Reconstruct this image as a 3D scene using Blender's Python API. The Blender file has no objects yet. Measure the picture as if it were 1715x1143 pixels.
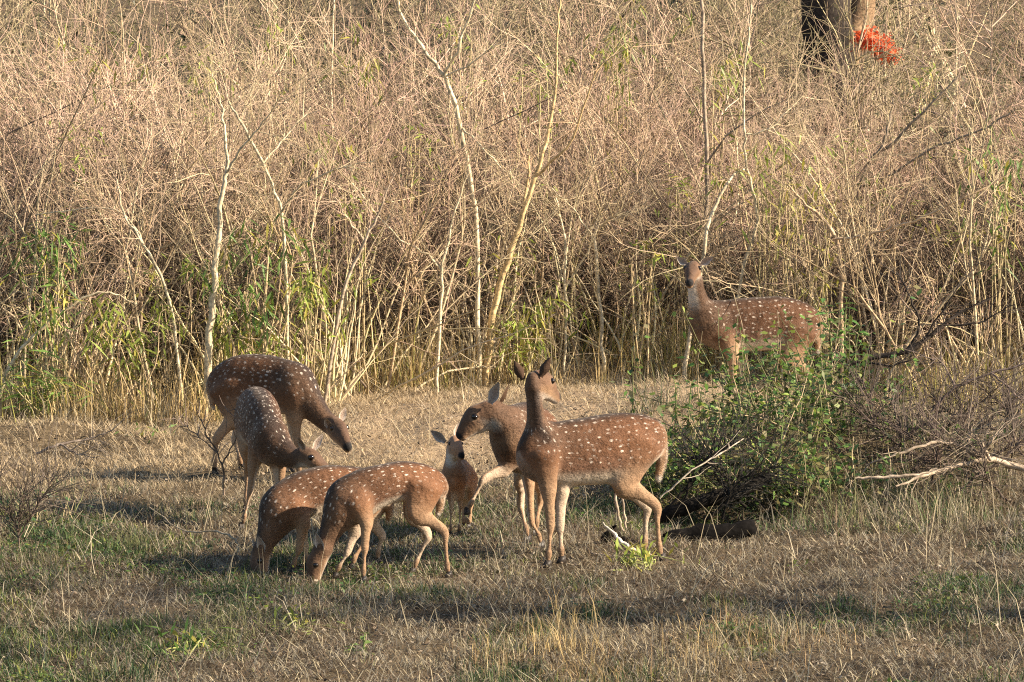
import bpy, math, random
import numpy as np
from mathutils import Vector

# ------------------------------------------------------------------ camera, sky, sun, exposure
scene = bpy.context.scene
F_PX, W_PX, H_PX, CAM_Z = 7750.0, 1715.0, 1143.0, 3.6
PITCH = math.atan(742.5 / F_PX)
cam_data = bpy.data.cameras.new("camera")
cam = bpy.data.objects.new("camera", cam_data)
scene.collection.objects.link(cam)
cam.location = (0, 0, CAM_Z)
cam.rotation_euler = (math.pi / 2 - PITCH, 0, 0)
cam_data.sensor_width = 36.0
cam_data.lens = F_PX / W_PX * 36.0
cam_data.clip_start = 0.5
cam_data.clip_end = 2000.0
scene.camera = cam

SUN_EL, SUN_AZ = 29.0, 100.0          # azimuth clockwise from +Y (the view direction); 90 = from the right
world = bpy.data.worlds.new("World")
scene.world = world
world.use_nodes = True
wn = world.node_tree
sky = wn.nodes.new("ShaderNodeTexSky")
sky.sky_type = 'NISHITA'
sky.sun_disc = False
sky.sun_elevation = math.radians(SUN_EL)
sky.sun_rotation = math.radians(SUN_AZ)
bg = wn.nodes["Background"]
bg.inputs["Strength"].default_value = 0.072
wn.links.new(sky.outputs[0], bg.inputs[0])
sun_data = bpy.data.lights.new("sun", 'SUN')
sun_data.energy = 5.0
sun_data.angle = math.radians(0.5)
sun_data.color = (1.0, 0.85, 0.66)
sun = bpy.data.objects.new("sun", sun_data)
scene.collection.objects.link(sun)
_e, _a = math.radians(SUN_EL), math.radians(SUN_AZ)
SUN_DIR = Vector((math.cos(_e) * math.sin(_a), math.cos(_e) * math.cos(_a), math.sin(_e)))
sun.rotation_euler = SUN_DIR.to_track_quat('Z', 'Y').to_euler()
scene.view_settings.view_transform = 'Standard'
scene.view_settings.look = 'None'
scene.view_settings.exposure = 1.42
scene.view_settings.gamma = 1.0

scene.cycles.max_bounces = 5
scene.cycles.use_denoising = False
scene.cycles.filter_width = 1.15
scene.cycles.diffuse_bounces = 3
rng = np.random.default_rng(7)
random.seed(7)
COL = scene.collection

# ------------------------------------------------------------------ measuring
_fw = np.array([0, math.cos(PITCH), -math.sin(PITCH)])
_up = np.array([0, math.sin(PITCH), math.cos(PITCH)])
CAMP = np.array([0, 0, CAM_Z])


def at(px, py, Y):
    """the point of the place at depth Y that the photograph shows at px, py"""
    d = _fw + np.array([(px - W_PX / 2) / F_PX, 0, 0]) + _up * ((H_PX / 2 - py) / F_PX)
    return CAMP + d * (Y / d[1])


def depth_of_ground(py):
    d = _fw + _up * ((H_PX / 2 - py) / F_PX)
    return d[1] * (-CAM_Z / d[2])


def on_ground(px, py):
    return at(px, py, depth_of_ground(py))


def vnoise(x, y, seed=0):
    """smooth value noise in 0..1"""
    xi, yi = np.floor(x).astype(np.int64), np.floor(y).astype(np.int64)
    fx, fy = x - xi, y - yi
    fx, fy = fx * fx * (3 - 2 * fx), fy * fy * (3 - 2 * fy)

    def h(a, b):
        n = (a * 374761393 + b * 668265263 + seed * 1274126177) & 0x7fffffff
        n = ((n ^ (n >> 13)) * 1274126177) & 0x7fffffff
        return ((n ^ (n >> 16)) & 0xffff) / 65535.0
    return (h(xi, yi) * (1 - fx) + h(xi + 1, yi) * fx) * (1 - fy) + (h(xi, yi + 1) * (1 - fx) + h(xi + 1, yi + 1) * fx) * fy


def gz(x, y):
    """height of the ground"""
    x, y = np.asarray(x, float), np.asarray(y, float)
    z = (vnoise(x * .8, y * .8, 1) - .5) * .06 + (vnoise(x * 2.7, y * 2.7, 2) - .5) * .06 + (vnoise(x * 6.5, y * 6.5, 3) - .5) * .035

    herd = np.exp(-((x + .4) / 2.0) ** 4 - ((y - 25.6) / 2.4) ** 4)       # trodden, nearly level where the herd feeds
    z = z * (1 - .65 * herd) - .03 * herd

    def hump(cx, cy, rx, ry, h):
        return h * np.exp(-((x - cx) / rx) ** 2 - ((y - cy) / ry) ** 2)
    z = z + hump(1.75, 28.3, .9, .7, .30) + hump(3.3, 29.0, .9, 1.0, .16) + hump(1.2, 26.9, .34, .42, -.17)
    z = z + hump(-3.2, 30.6, .8, .35, .10) + hump(1.0, 31.3, 1.7, 1.3, .24) + np.exp(-((x - 1.2) / 1.6) ** 2 - ((y - 30.2) / 1.6) ** 2) * (vnoise(x * 4, y * 4, 4) - .5) * .12
    z = z + np.clip((y - 40) / 60, 0, 3) ** 1.3 * 2.0
    return z


# ------------------------------------------------------------------ helpers
def tag(o, label=None, cat=None, group=None, kind=None):
    if label: o["label"] = label
    if cat: o["category"] = cat
    if group: o["group"] = group
    if kind: o["kind"] = kind
    return o


def empty(name, loc, rz=0, sc=1.0):
    o = bpy.data.objects.new(name, None)
    o.empty_display_size = .1
    COL.objects.link(o)
    o.location = loc
    o.rotation_euler = (0, 0, rz)
    o.scale = (sc, sc, sc)
    return o


def mesh_np(name, verts, quads=None, tris=None, cols=None, smooth=False, vecs=None):
    me = bpy.data.meshes.new(name)
    verts = np.asarray(verts, np.float32)
    loops, starts, n = [], [], 0
    if quads is not None and len(quads):
        q = np.asarray(quads, np.int32)
        loops.append(q.ravel()); starts.append(np.arange(len(q)) * 4); n = len(q) * 4
    if tris is not None and len(tris):
        t = np.asarray(tris, np.int32)
        loops.append(t.ravel()); starts.append(n + np.arange(len(t)) * 3)
    loops, starts = np.concatenate(loops), np.concatenate(starts).astype(np.int32)
    me.vertices.add(len(verts)); me.vertices.foreach_set("co", verts.ravel())
    me.loops.add(len(loops)); me.loops.foreach_set("vertex_index", loops.astype(np.int32))
    me.polygons.add(len(starts)); me.polygons.foreach_set("loop_start", starts)
    if smooth: me.polygons.foreach_set("use_smooth", np.ones(len(starts), bool))
    me.update(calc_edges=True)
    if cols is not None:
        a = me.attributes.new("col", 'FLOAT_COLOR', 'POINT')
        c = np.ones((len(verts), 4), np.float32); c[:, :3] = cols
        a.data.foreach_set("color", c.ravel())
    for k, v in (vecs or {}).items():
        a = me.attributes.new(k, 'FLOAT_VECTOR', 'POINT')
        a.data.foreach_set("vector", np.asarray(v, np.float32).ravel())
    return me


def obj(name, me, material=None, parent=None, loc=None):
    o = bpy.data.objects.new(name, me)
    COL.objects.link(o)
    if material is not None and not me.materials: me.materials.append(material)
    if parent is not None: o.parent = parent
    if loc is not None: o.location = loc
    return o


class Tubes:
    """collects tapered round branches; build() makes ONE mesh of them"""
    def __init__(self):
        self.v, self.q, self.c, self.n = [], [], [], 0

    def add(self, pts, rad, col, sides=4):
        pts = np.asarray(pts, float); rad = np.asarray(rad, float)
        m = len(pts)
        d = np.gradient(pts, axis=0)
        d /= np.linalg.norm(d, axis=1)[:, None] + 1e-9
        ref = np.array([1., 0, 0]) if abs(d[:, 0]).mean() < .7 else np.array([0, 1., 0])
        a = np.cross(d, ref); a /= np.linalg.norm(a, axis=1)[:, None] + 1e-9
        b = np.cross(d, a)
        th = np.arange(sides) / sides * 2 * math.pi
        ring = a[:, None] * np.cos(th)[None, :, None] + b[:, None] * np.sin(th)[None, :, None]
        v = (pts[:, None] + ring * rad[:, None, None]).reshape(-1, 3)
        i = np.arange(m - 1)[:, None] * sides; j = np.arange(sides)[None]; k = (j + 1) % sides
        q = np.stack([i + j, i + k, i + sides + k, i + sides + j], -1).reshape(-1, 4) + self.n
        col = np.asarray(col, float)
        if col.ndim == 1: col = np.repeat(col[None], m, 0)
        self.v.append(v); self.q.append(q); self.c.append(np.repeat(col, sides, 0)); self.n += len(v)

    def mesh(self, name):
        return mesh_np(name, np.concatenate(self.v), np.concatenate(self.q), None, np.concatenate(self.c), smooth=True)


def catmull(P, n=4):
    P = np.asarray(P, float)
    if len(P) < 3:
        t = np.linspace(0, 1, n + 1)[:, None]
        return P[0] * (1 - t) + P[1] * t
    Q = np.vstack([2 * P[0] - P[1], P, 2 * P[-1] - P[-2]])
    out = []
    t = (np.arange(n) / n)[:, None]
    for i in range(1, len(Q) - 2):
        a, b, c, d = Q[i - 1], Q[i], Q[i + 1], Q[i + 2]
        out.append(.5 * (2 * b + (c - a) * t + (2 * a - 5 * b + 4 * c - d) * t ** 2 + (-a + 3 * b - 3 * c + d) * t ** 3))
    out.append(P[-1:])
    return np.vstack(out)


# ------------------------------------------------------------------ materials
def nodes_of(m):
    m.use_nodes = True
    nt = m.node_tree
    return nt, nt.nodes, nt.links, nt.nodes["Principled BSDF"]


def mat_col(name, rough=.8, vary=.25, translucent=0.0, noise=0.0, noise_scale=60, spec=.25):
    """colour from the 'col' attribute, a little different on every object, with fine grain"""
    m = bpy.data.materials.new(name)
    nt, N, L, P = nodes_of(m)
    at_ = N.new("ShaderNodeAttribute"); at_.attribute_name = "col"
    info = N.new("ShaderNodeObjectInfo")
    hsv = N.new("ShaderNodeHueSaturation")
    mr = N.new("ShaderNodeMapRange")
    mr.inputs[3].default_value = 1 - vary; mr.inputs[4].default_value = 1 + vary
    L.new(info.outputs["Random"], mr.inputs[0]); L.new(mr.outputs[0], hsv.inputs["Value"])
    if vary > .15:
        hm = N.new("ShaderNodeMath"); hm.operation = 'MULTIPLY'; hm.inputs[1].default_value = 7.31
        fr = N.new("ShaderNodeMath"); fr.operation = 'FRACT'
        hr = N.new("ShaderNodeMapRange"); hr.inputs[3].default_value = .484; hr.inputs[4].default_value = .518
        L.new(info.outputs["Random"], hm.inputs[0]); L.new(hm.outputs[0], fr.inputs[0]); L.new(fr.outputs[0], hr.inputs[0])
        L.new(hr.outputs[0], hsv.inputs["Hue"])
    L.new(at_.outputs["Color"], hsv.inputs["Color"])
    out = hsv.outputs[0]
    if noise:
        tc = N.new("ShaderNodeTexCoord"); nz = N.new("ShaderNodeTexNoise")
        nz.inputs["Scale"].default_value = noise_scale; nz.inputs["Detail"].default_value = 4
        L.new(tc.outputs["Object"], nz.inputs["Vector"])
        r = N.new("ShaderNodeMapRange"); r.inputs[1].default_value = .3; r.inputs[2].default_value = .7
        r.inputs[3].default_value = 1 - noise; r.inputs[4].default_value = 1 + noise
        L.new(nz.outputs["Fac"], r.inputs[0])
        h2 = N.new("ShaderNodeHueSaturation")
        L.new(out, h2.inputs["Color"]); L.new(r.outputs[0], h2.inputs["Value"]); out = h2.outputs[0]
        bp = N.new("ShaderNodeBump"); bp.inputs["Strength"].default_value = .4; bp.inputs["Distance"].default_value = .01
        L.new(nz.outputs["Fac"], bp.inputs["Height"]); L.new(bp.outputs[0], P.inputs["Normal"])
    L.new(out, P.inputs["Base Color"])
    P.inputs["Roughness"].default_value = rough
    P.inputs["Specular IOR Level"].default_value = spec
    if translucent:
        tr = N.new("ShaderNodeBsdfTranslucent"); mx = N.new("ShaderNodeMixShader")
        mx.inputs[0].default_value = translucent
        L.new(out, tr.inputs[0]); L.new(P.outputs[0], mx.inputs[1]); L.new(tr.outputs[0], mx.inputs[2])
        L.new(mx.outputs[0], N["Material Output"].inputs[0])
    return m


M_TWIG = mat_col("dry_twig", .75, .18)
M_BARK = mat_col("sapling_bark", .85, .05, noise=.5, noise_scale=34)
M_WOOD = mat_col("weathered_wood", .95, .05, noise=.45, noise_scale=40, spec=.05)
M_GRASS = mat_col("grass_blade", .7, 0, translucent=.25)
M_LEAF = mat_col("green_leaf", .5, .12, translucent=.35, spec=.4)
M_HOOF = mat_col("hoof_horn", .5, 0)
M_EAR = mat_col("ear_skin", .85, 0, translucent=.15, noise=.15, noise_scale=120)


def mat_eye():
    m = bpy.data.materials.new("dark_eye")
    nt, N, L, P = nodes_of(m)
    P.inputs["Base Color"].default_value = (.012, .008, .006, 1)
    P.inputs["Roughness"].default_value = .08
    return m


M_EYE = mat_eye()


def mat_coat():
    m = bpy.data.materials.new("spotted_coat")
    nt, N, L, P = nodes_of(m)
    a = N.new("ShaderNodeAttribute"); a.attribute_name = "col"
    f = N.new("ShaderNodeAttribute"); f.attribute_name = "fur"
    sep = N.new("ShaderNodeSeparateXYZ"); L.new(f.outputs["Vector"], sep.inputs[0])
    mp = N.new("ShaderNodeMapping"); mp.inputs["Scale"].default_value = (16.5, 25, 0)
    L.new(f.outputs["Vector"], mp.inputs["Vector"])
    info = N.new("ShaderNodeObjectInfo")
    cmb = N.new("ShaderNodeCombineXYZ")
    ml = N.new("ShaderNodeMath"); ml.operation = 'MULTIPLY'; ml.inputs[1].default_value = 37
    L.new(info.outputs["Random"], ml.inputs[0]); L.new(ml.outputs[0], cmb.inputs[0])
    L.new(cmb.outputs[0], mp.inputs["Location"])
    wob = N.new("ShaderNodeTexNoise"); wob.inputs["Scale"].default_value = 2.0
    L.new(mp.outputs[0], wob.inputs["Vector"])
    vo = N.new("ShaderNodeTexVoronoi"); vo.voronoi_dimensions = '2D'; vo.feature = 'F1'
    vo.inputs["Scale"].default_value = 1.0; vo.inputs["Randomness"].default_value = .58
    L.new(mp.outputs[0], vo.inputs["Vector"])
    # size of each spot differs
    vc = N.new("ShaderNodeSeparateColor"); L.new(vo.outputs["Color"], vc.inputs[0])
    sz = N.new("ShaderNodeMapRange"); sz.inputs[3].default_value = .06; sz.inputs[4].default_value = .185
    L.new(vc.outputs[0], sz.inputs[0])
    ad = N.new("ShaderNodeMath"); ad.operation = 'MULTIPLY_ADD'; ad.inputs[1].default_value = .16; 
    L.new(wob.outputs["Fac"], ad.inputs[0]); L.new(vo.outputs["Distance"], ad.inputs[2])
    sb = N.new("ShaderNodeMath"); sb.operation = 'SUBTRACT'
    L.new(sz.outputs[0], sb.inputs[0]); L.new(ad.outputs[0], sb.inputs[1])
    ad2 = N.new("ShaderNodeMath"); ad2.operation = 'ADD'; ad2.inputs[1].default_value = .08
    L.new(sb.outputs[0], ad2.inputs[0])
    st = N.new("ShaderNodeMapRange"); st.interpolation_type = 'SMOOTHSTEP'
    st.inputs[1].default_value = -.06; st.inputs[2].default_value = .08
    L.new(ad2.outputs[0], st.inputs[0])
    mk0 = N.new("ShaderNodeMath"); mk0.operation = 'MULTIPLY'
    L.new(st.outputs[0], mk0.inputs[0]); L.new(sep.outputs[2], mk0.inputs[1])
    br = N.new("ShaderNodeMapRange"); br.inputs[3].default_value = .6; br.inputs[4].default_value = 1.0
    L.new(vc.outputs[1], br.inputs[0])
    mk = N.new("ShaderNodeMath"); mk.operation = 'MULTIPLY'
    L.new(mk0.outputs[0], mk.inputs[0]); L.new(br.outputs[0], mk.inputs[1])
    # fur streaks
    tc = N.new("ShaderNodeTexCoord")
    mp2 = N.new("ShaderNodeMapping"); mp2.inputs["Scale"].default_value = (60, 200, 160)
    L.new(tc.outputs["Object"], mp2.inputs["Vector"])
    nz = N.new("ShaderNodeTexNoise"); nz.inputs["Scale"].default_value = 1; nz.inputs["Detail"].default_value = 5
    L.new(mp2.outputs[0], nz.inputs["Vector"])
    nb = N.new("ShaderNodeTexNoise"); nb.inputs["Scale"].default_value = 9; nb.inputs["Detail"].default_value = 3
    L.new(tc.outputs["Object"], nb.inputs["Vector"])
    mu = N.new("ShaderNodeMath"); mu.operation = 'ADD'
    L.new(nz.outputs["Fac"], mu.inputs[0]); L.new(nb.outputs["Fac"], mu.inputs[1])
    r = N.new("ShaderNodeMapRange"); r.inputs[1].default_value = .6; r.inputs[2].default_value = 1.4
    r.inputs[3].default_value = .72; r.inputs[4].default_value = 1.3
    L.new(mu.outputs[0], r.inputs[0])
    mix = N.new("ShaderNodeMix"); mix.data_type = 'RGBA'
    L.new(mk.outputs[0], mix.inputs["Factor"]); L.new(a.outputs["Color"], mix.inputs["A"])
    mix.inputs["B"].default_value = (.58, .49, .40, 1)
    hs = N.new("ShaderNodeHueSaturation")
    L.new(mix.outputs["Result"], hs.inputs["Color"]); L.new(r.outputs[0], hs.inputs["Value"])
    L.new(hs.outputs[0], P.inputs["Base Color"])
    bp = N.new("ShaderNodeBump"); bp.inputs["Strength"].default_value = .6; bp.inputs["Distance"].default_value = .006
    b2 = N.new("ShaderNodeBump"); b2.inputs["Strength"].default_value = .7; b2.inputs["Distance"].default_value = .035
    L.new(nb.outputs["Fac"], b2.inputs["Height"]); L.new(b2.outputs[0], bp.inputs["Normal"])
    L.new(nz.outputs["Fac"], bp.inputs["Height"]); L.new(bp.outputs[0], P.inputs["Normal"])
    P.inputs["Roughness"].default_value = .7
    P.inputs["Specular IOR Level"].default_value = .2
    P.inputs["Sheen Weight"].default_value = .12
    P.inputs["Sheen Roughness"].default_value = .5
    P.inputs["Sheen Tint"].default_value = (1, .85, .7, 1)
    return m


M_COAT = mat_coat()


def mat_ground():
    m = bpy.data.materials.new("dry_earth")
    nt, N, L, P = nodes_of(m)
    tc = N.new("ShaderNodeTexCoord")
    n1 = N.new("ShaderNodeTexNoise"); n1.inputs["Scale"].default_value = 1.3; n1.inputs["Detail"].default_value = 6
    n2 = N.new("ShaderNodeTexNoise"); n2.inputs["Scale"].default_value = 45; n2.inputs["Detail"].default_value = 6
    n2.inputs["Roughness"].default_value = .7
    for n in (n1, n2): L.new(tc.outputs["Object"], n.inputs["Vector"])
    r1 = N.new("ShaderNodeValToRGB")
    r1.color_ramp.elements[0].position = .35; r1.color_ramp.elements[0].color = (.06, .046, .03, 1)
    r1.color_ramp.elements[1].position = .68; r1.color_ramp.elements[1].color = (.18, .14, .09, 1)
    r2 = N.new("ShaderNodeValToRGB")
    r2.color_ramp.elements[0].position = .3; r2.color_ramp.elements[0].color = (.35, .33, .3, 1)
    r2.color_ramp.elements[1].position = .7; r2.color_ramp.elements[1].color = (1.5, 1.45, 1.35, 1)
    L.new(n1.outputs["Fac"], r1.inputs[0]); L.new(n2.outputs["Fac"], r2.inputs[0])
    mx = N.new("ShaderNodeMix"); mx.data_type = 'RGBA'; mx.blend_type = 'MULTIPLY'
    mx.inputs["Factor"].default_value = 1
    L.new(r1.outputs[0], mx.inputs["A"]); L.new(r2.outputs[0], mx.inputs["B"])
    # a patch of pale bare earth on the low bank
    mpp = N.new("ShaderNodeMapping"); mpp.inputs["Location"].default_value = (-.7 / 2.6, -30.9 / 2.3, 0); mpp.inputs["Scale"].default_value = (1 / 2.6, 1 / 2.3, 0)
    L.new(tc.outputs["Object"], mpp.inputs["Vector"])
    ln = N.new("ShaderNodeVectorMath"); ln.operation = 'LENGTH'; L.new(mpp.outputs[0], ln.inputs[0])
    ad = N.new("ShaderNodeMath"); ad.operation = 'ADD'; L.new(ln.outputs["Value"], ad.inputs[0]); L.new(n1.outputs["Fac"], ad.inputs[1])
    mk = N.new("ShaderNodeMapRange"); mk.inputs[1].default_value = 1.75; mk.inputs[2].default_value = 1.15; L.new(ad.outputs[0], mk.inputs[0])
    pl = N.new("ShaderNodeMix"); pl.data_type = 'RGBA'; pl.blend_type = 'MULTIPLY'; pl.inputs["Factor"].default_value = 1
    pl.inputs["A"].default_value = (.34, .26, .18, 1); L.new(r2.outputs[0], pl.inputs["B"])
    px_ = N.new("ShaderNodeMix"); px_.data_type = 'RGBA'
    L.new(mk.outputs[0], px_.inputs["Factor"]); L.new(mx.outputs["Result"], px_.inputs["A"]); L.new(pl.outputs["Result"], px_.inputs["B"])
    L.new(px_.outputs["Result"], P.inputs["Base Color"])
    bp = N.new("ShaderNodeBump"); bp.inputs["Strength"].default_value = .8; bp.inputs["Distance"].default_value = .03
    L.new(n2.outputs["Fac"], bp.inputs["Height"]); L.new(bp.outputs[0], P.inputs["Normal"])
    P.inputs["Roughness"].default_value = .95
    P.inputs["Specular IOR Level"].default_value = .1
    return m


M_GROUND = mat_ground()


# ------------------------------------------------------------------ ground
def build_ground():
    xs = np.concatenate([np.linspace(-300, -6, 14)[:-1], np.linspace(-6, 6, 201), np.linspace(6, 300, 14)[1:]])
    ys = np.concatenate([np.linspace(-60, 19, 12)[:-1], np.linspace(19, 45, 391), np.linspace(45, 600, 40)[1:]])
    X, Y = np.meshgrid(xs, ys)
    V = np.stack([X, Y, gz(X, Y)], -1).reshape(-1, 3)
    nx, ny = len(xs), len(ys)
    i = (np.arange(ny - 1)[:, None] * nx + np.arange(nx - 1)[None]).ravel()
    q = np.stack([i, i + 1, i + nx + 1, i + nx], -1)
    o = obj("ground", mesh_np("ground", V, q, smooth=True), M_GROUND)
    tag(o, "dry earth and litter under the grass", None, None, "structure")


build_ground()

# ------------------------------------------------------------------ deer
VOX = .0075


def seg_eval(P, a, b, wa, wb, ha, hb, L):
    d = b - a
    ln = np.linalg.norm(d) + 1e-9
    d = d / ln
    r0 = P - a
    t = np.clip((r0 @ d) / ln, 0, 1)
    r = r0 - (t * ln)[..., None] * d
    U = L - d * (L @ d); U /= np.linalg.norm(U) + 1e-9
    Vv = np.cross(d, U)
    w = wa + (wb - wa) * t; h = ha + (hb - ha) * t
    u, v, e = r @ U, r @ Vv, r @ d
    k = np.sqrt((u / w) ** 2 + (v / h) ** 2 + (e / np.minimum(w, h)) ** 2) + 1e-6
    rr = np.sqrt(u * u + v * v + e * e)
    return rr * (1 - 1 / k) - (rr < 1e-6) * .01, t, u / w, v / h


class Limb:
    def __init__(self, name, pts, w, h, L, blend):
        pts = np.asarray(pts, float)
        arr = np.column_stack([pts, w, h])
        arr = catmull(arr, 4)
        arr[:, 3:] = np.maximum(arr[:, 3:], .004)
        self.name, self.p, self.w, self.h, self.blend = name, arr[:, :3], arr[:, 3], arr[:, 4], blend
        self.L = np.asarray(L, float) / np.linalg.norm(L)
        self.len = np.concatenate([[0], np.cumsum(np.linalg.norm(np.diff(self.p, axis=0), axis=1))])

    def params(self, P):
        best = np.full(len(P), 9.0); s = np.zeros(len(P)); uu = np.zeros(len(P)); vv = np.zeros(len(P))
        for i in range(len(self.p) - 1):
            d, t, u, v = seg_eval(P, self.p[i], self.p[i + 1], self.w[i], self.w[i + 1], self.h[i], self.h[i + 1], self.L)
            m = d < best
            best[m] = d[m]; uu[m] = u[m]; vv[m] = v[m]
            s[m] = (self.len[i] + t * (self.len[i + 1] - self.len[i]))[m]
        return best, s, uu, vv


def limb_field(limbs):
    lo = np.min([(l.p - np.maximum(l.w, l.h)[:, None]).min(0) for l in limbs], 0) - .04
    hi = np.max([(l.p + np.maximum(l.w, l.h)[:, None]).max(0) for l in limbs], 0) + .04
    n = np.ceil((hi - lo) / VOX).astype(int) + 1
    Fd = np.full(n, .1, np.float32)
    ax = [lo[k] + np.arange(n[k]) * VOX for k in range(3)]
    for l in limbs:
        T = np.full(n, .1, np.float32)
        for i in range(len(l.p) - 1):
            R = max(l.w[i], l.w[i + 1], l.h[i], l.h[i + 1]) + .05
            a = np.minimum(l.p[i], l.p[i + 1]) - R; b = np.maximum(l.p[i], l.p[i + 1]) + R
            i0 = np.clip(((a - lo) / VOX).astype(int), 0, n - 1); i1 = np.clip(((b - lo) / VOX).astype(int) + 2, 1, n)
            sl = tuple(slice(i0[k], i1[k]) for k in range(3))
            G = np.stack(np.meshgrid(*[ax[k][sl[k]] for k in range(3)], indexing='ij'), -1)
            d = seg_eval(G, l.p[i], l.p[i + 1], l.w[i], l.w[i + 1], l.h[i], l.h[i + 1], l.L)[0]
            T[sl] = np.minimum(T[sl], d)
        k = l.blend
        h = np.clip(k - np.abs(Fd - T), 0, None) / k
        Fd = np.minimum(Fd, T) - h * h * k / 4
    return Fd, lo


def surface_nets(Fd, lo):
    s = Fd < 0
    nx, ny, nz = Fd.shape
    c = np.zeros((nx - 1, ny - 1, nz - 1), np.int8)
    for dx in (0, 1):
        for dy in (0, 1):
            for dz in (0, 1):
                c += s[dx:nx - 1 + dx, dy:ny - 1 + dy, dz:nz - 1 + dz]
    act = (c > 0) & (c < 8)
    I = np.argwhere(act)
    idx = np.full(act.shape, -1, np.int64); idx[act] = np.arange(len(I))
    acc = np.zeros((len(I), 3)); cnt = np.zeros(len(I))
    cs = [(dx, dy, dz) for dx in (0, 1) for dy in (0, 1) for dz in (0, 1)]
    for a in cs:
        for k in range(3):
            if a[k]: continue
            b = list(a); b[k] = 1
            fa = Fd[I[:, 0] + a[0], I[:, 1] + a[1], I[:, 2] + a[2]]; fb = Fd[I[:, 0] + b[0], I[:, 1] + b[1], I[:, 2] + b[2]]
            m = (fa < 0) != (fb < 0)
            t = np.where(m, fa / (fa - fb + 1e-12), 0)
            p = np.array(a, float)[None] + 0 * acc
            p[:, k] += t
            acc[m] += p[m]; cnt[m] += 1
    V = lo + (I + acc / cnt[:, None]) * VOX
    quads = []
    for k in range(3):
        u, v = (k + 1) % 3, (k + 2) % 3
        sl0 = [slice(None)] * 3; sl1 = [slice(None)] * 3
        sl0[k] = slice(0, -1); sl1[k] = slice(1, None)
        ch = s[tuple(sl0)] != s[tuple(sl1)]
        E = np.argwhere(ch)
        E = E[(E[:, u] > 0) & (E[:, v] > 0) & (E[:, u] < Fd.shape[u] - 1) & (E[:, v] < Fd.shape[v] - 1)]
        inside = s[E[:, 0], E[:, 1], E[:, 2]]

        def cell(du, dv):
            e = E.copy(); e[:, u] -= du; e[:, v] -= dv
            return idx[e[:, 0], e[:, 1], e[:, 2]]
        q = np.stack([cell(1, 1), cell(0, 1), cell(0, 0), cell(1, 0)], -1)
        q[~inside] = q[~inside][:, ::-1]
        quads.append(q)
    return V, np.concatenate(quads)


def relax(V, Q, it=3, f=.5):
    e = np.concatenate([Q[:, [0, 1]], Q[:, [1, 2]], Q[:, [2, 3]], Q[:, [3, 0]]])
    for _ in range(it):
        S = np.zeros_like(V); n = np.zeros(len(V))
        for k in range(3):
            S[:, k] = np.bincount(e[:, 0], V[e[:, 1], k], len(V)) + np.bincount(e[:, 1], V[e[:, 0], k], len(V))
        n = np.bincount(e[:, 0], minlength=len(V)) + np.bincount(e[:, 1], minlength=len(V))
        V = V + f * (S / n[:, None] - V)
    return V


def lerp(a, b, t):
    t = np.clip(t, 0, 1)[..., None]
    return np.asarray(a) * (1 - t) + np.asarray(b) * t


def sstep(a, b, x):
    t = np.clip((x - a) / (b - a), 0, 1)
    return t * t * (3 - 2 * t)


C_COAT, C_DARK, C_BELLY = np.array((.115, .049, .0205)), np.array((.028, .016, .011)), np.array((.52, .43, .33))
C_TAN, C_NECK, C_WHITE = np.array((.30, .185, .105)), np.array((.115, .062, .034)), np.array((.62, .56, .48))
FRONT_R = [.068, .047, .029, .0235, .0132, .0122, .0185, .0138]
HIND_R = [.092, .068, .034, .0265, .0152, .0136, .0185, .0138]


def ear_mesh(base, tip, half, facing, col_out, col_in):
    base, tip = np.asarray(base), np.asarray(tip)
    ax = tip - base; ln = np.linalg.norm(ax); ax /= ln
    fc = np.asarray(facing, float); fc = fc - ax * (fc @ ax); fc /= np.linalg.norm(fc)
    sd = np.cross(ax, fc)
    nu, nv = 11, 9
    V, C = [], []
    for layer in (0, 1):
        for i in range(nu):
            u = i / (nu - 1)
            w = half * max(.5, (u / .4) ** .5) if u < .4 else half * max(.03, 1 - ((u - .4) / .6) ** 1.7)
            for j in range(nv):
                v = j / (nv - 1) * 2 - 1
                cup = (1 - v * v) * (.75 - .35 * u)
                p = base + ax * (ln * u) + sd * (v * w) - fc * (cup * w) + fc * (.003 * (1 - abs(v)) if layer else 0)
                V.append(p)
                if layer == 0: C.append(np.asarray(col_out) * (1 - .45 * sstep(.75, 1, u)))
                else: C.append(lerp(np.asarray(col_in), np.asarray(C_WHITE), np.array(abs(v) ** 2 * .8)) * (1 - .5 * sstep(.85, 1, u)))
    q = []
    for layer in (0, 1):
        o = layer * nu * nv
        for i in range(nu - 1):
            for j in range(nv - 1):
                a = o + i * nv + j
                f = [a, a + 1, a + nv + 1, a + nv]
                q.append(f if layer else f[::-1])
    return mesh_np("ear", V, q, None, np.array(C), smooth=True)


def hoof_mesh(p, d, s):
    """two pointed cloves side by side"""
    d = np.array([d[0], d[1], 0.]); d /= np.linalg.norm(d) + 1e-9
    l = np.array([-d[1], d[0], 0])
    V, Q = [], []
    prof = [(-.016, .046, .7), (-.018, .03, .9), (-.020, .002, 1.0), (.034, .002, .45), (.020, .022, .7), (.008, .044, .7)]
    for sgn in (-1, 1):
        o = len(V)
        for x, z, w in prof: V.append(p + (d * x + l * (sgn * .0015)) * s + np.array([0, 0, z * s]))
        for x, z, w in prof: V.append(p + (d * x + l * (sgn * (.0015 + .017 * w))) * s + np.array([0, 0, z * s]))
        n = len(prof)
        for i in range(n):
            j = (i + 1) % n
            Q.append([o + i, o + j, o + n + j, o + n + i][::sgn])
        for b in (o, o + n):
            Q.append([b, b + 1, b + 4, b + 5]); Q.append([b + 1, b + 2, b + 3, b + 4])
    C = np.tile(np.array((.035, .028, .024)), (len(V), 1))
    return mesh_np("hoof", V, Q, None, C)


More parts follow.
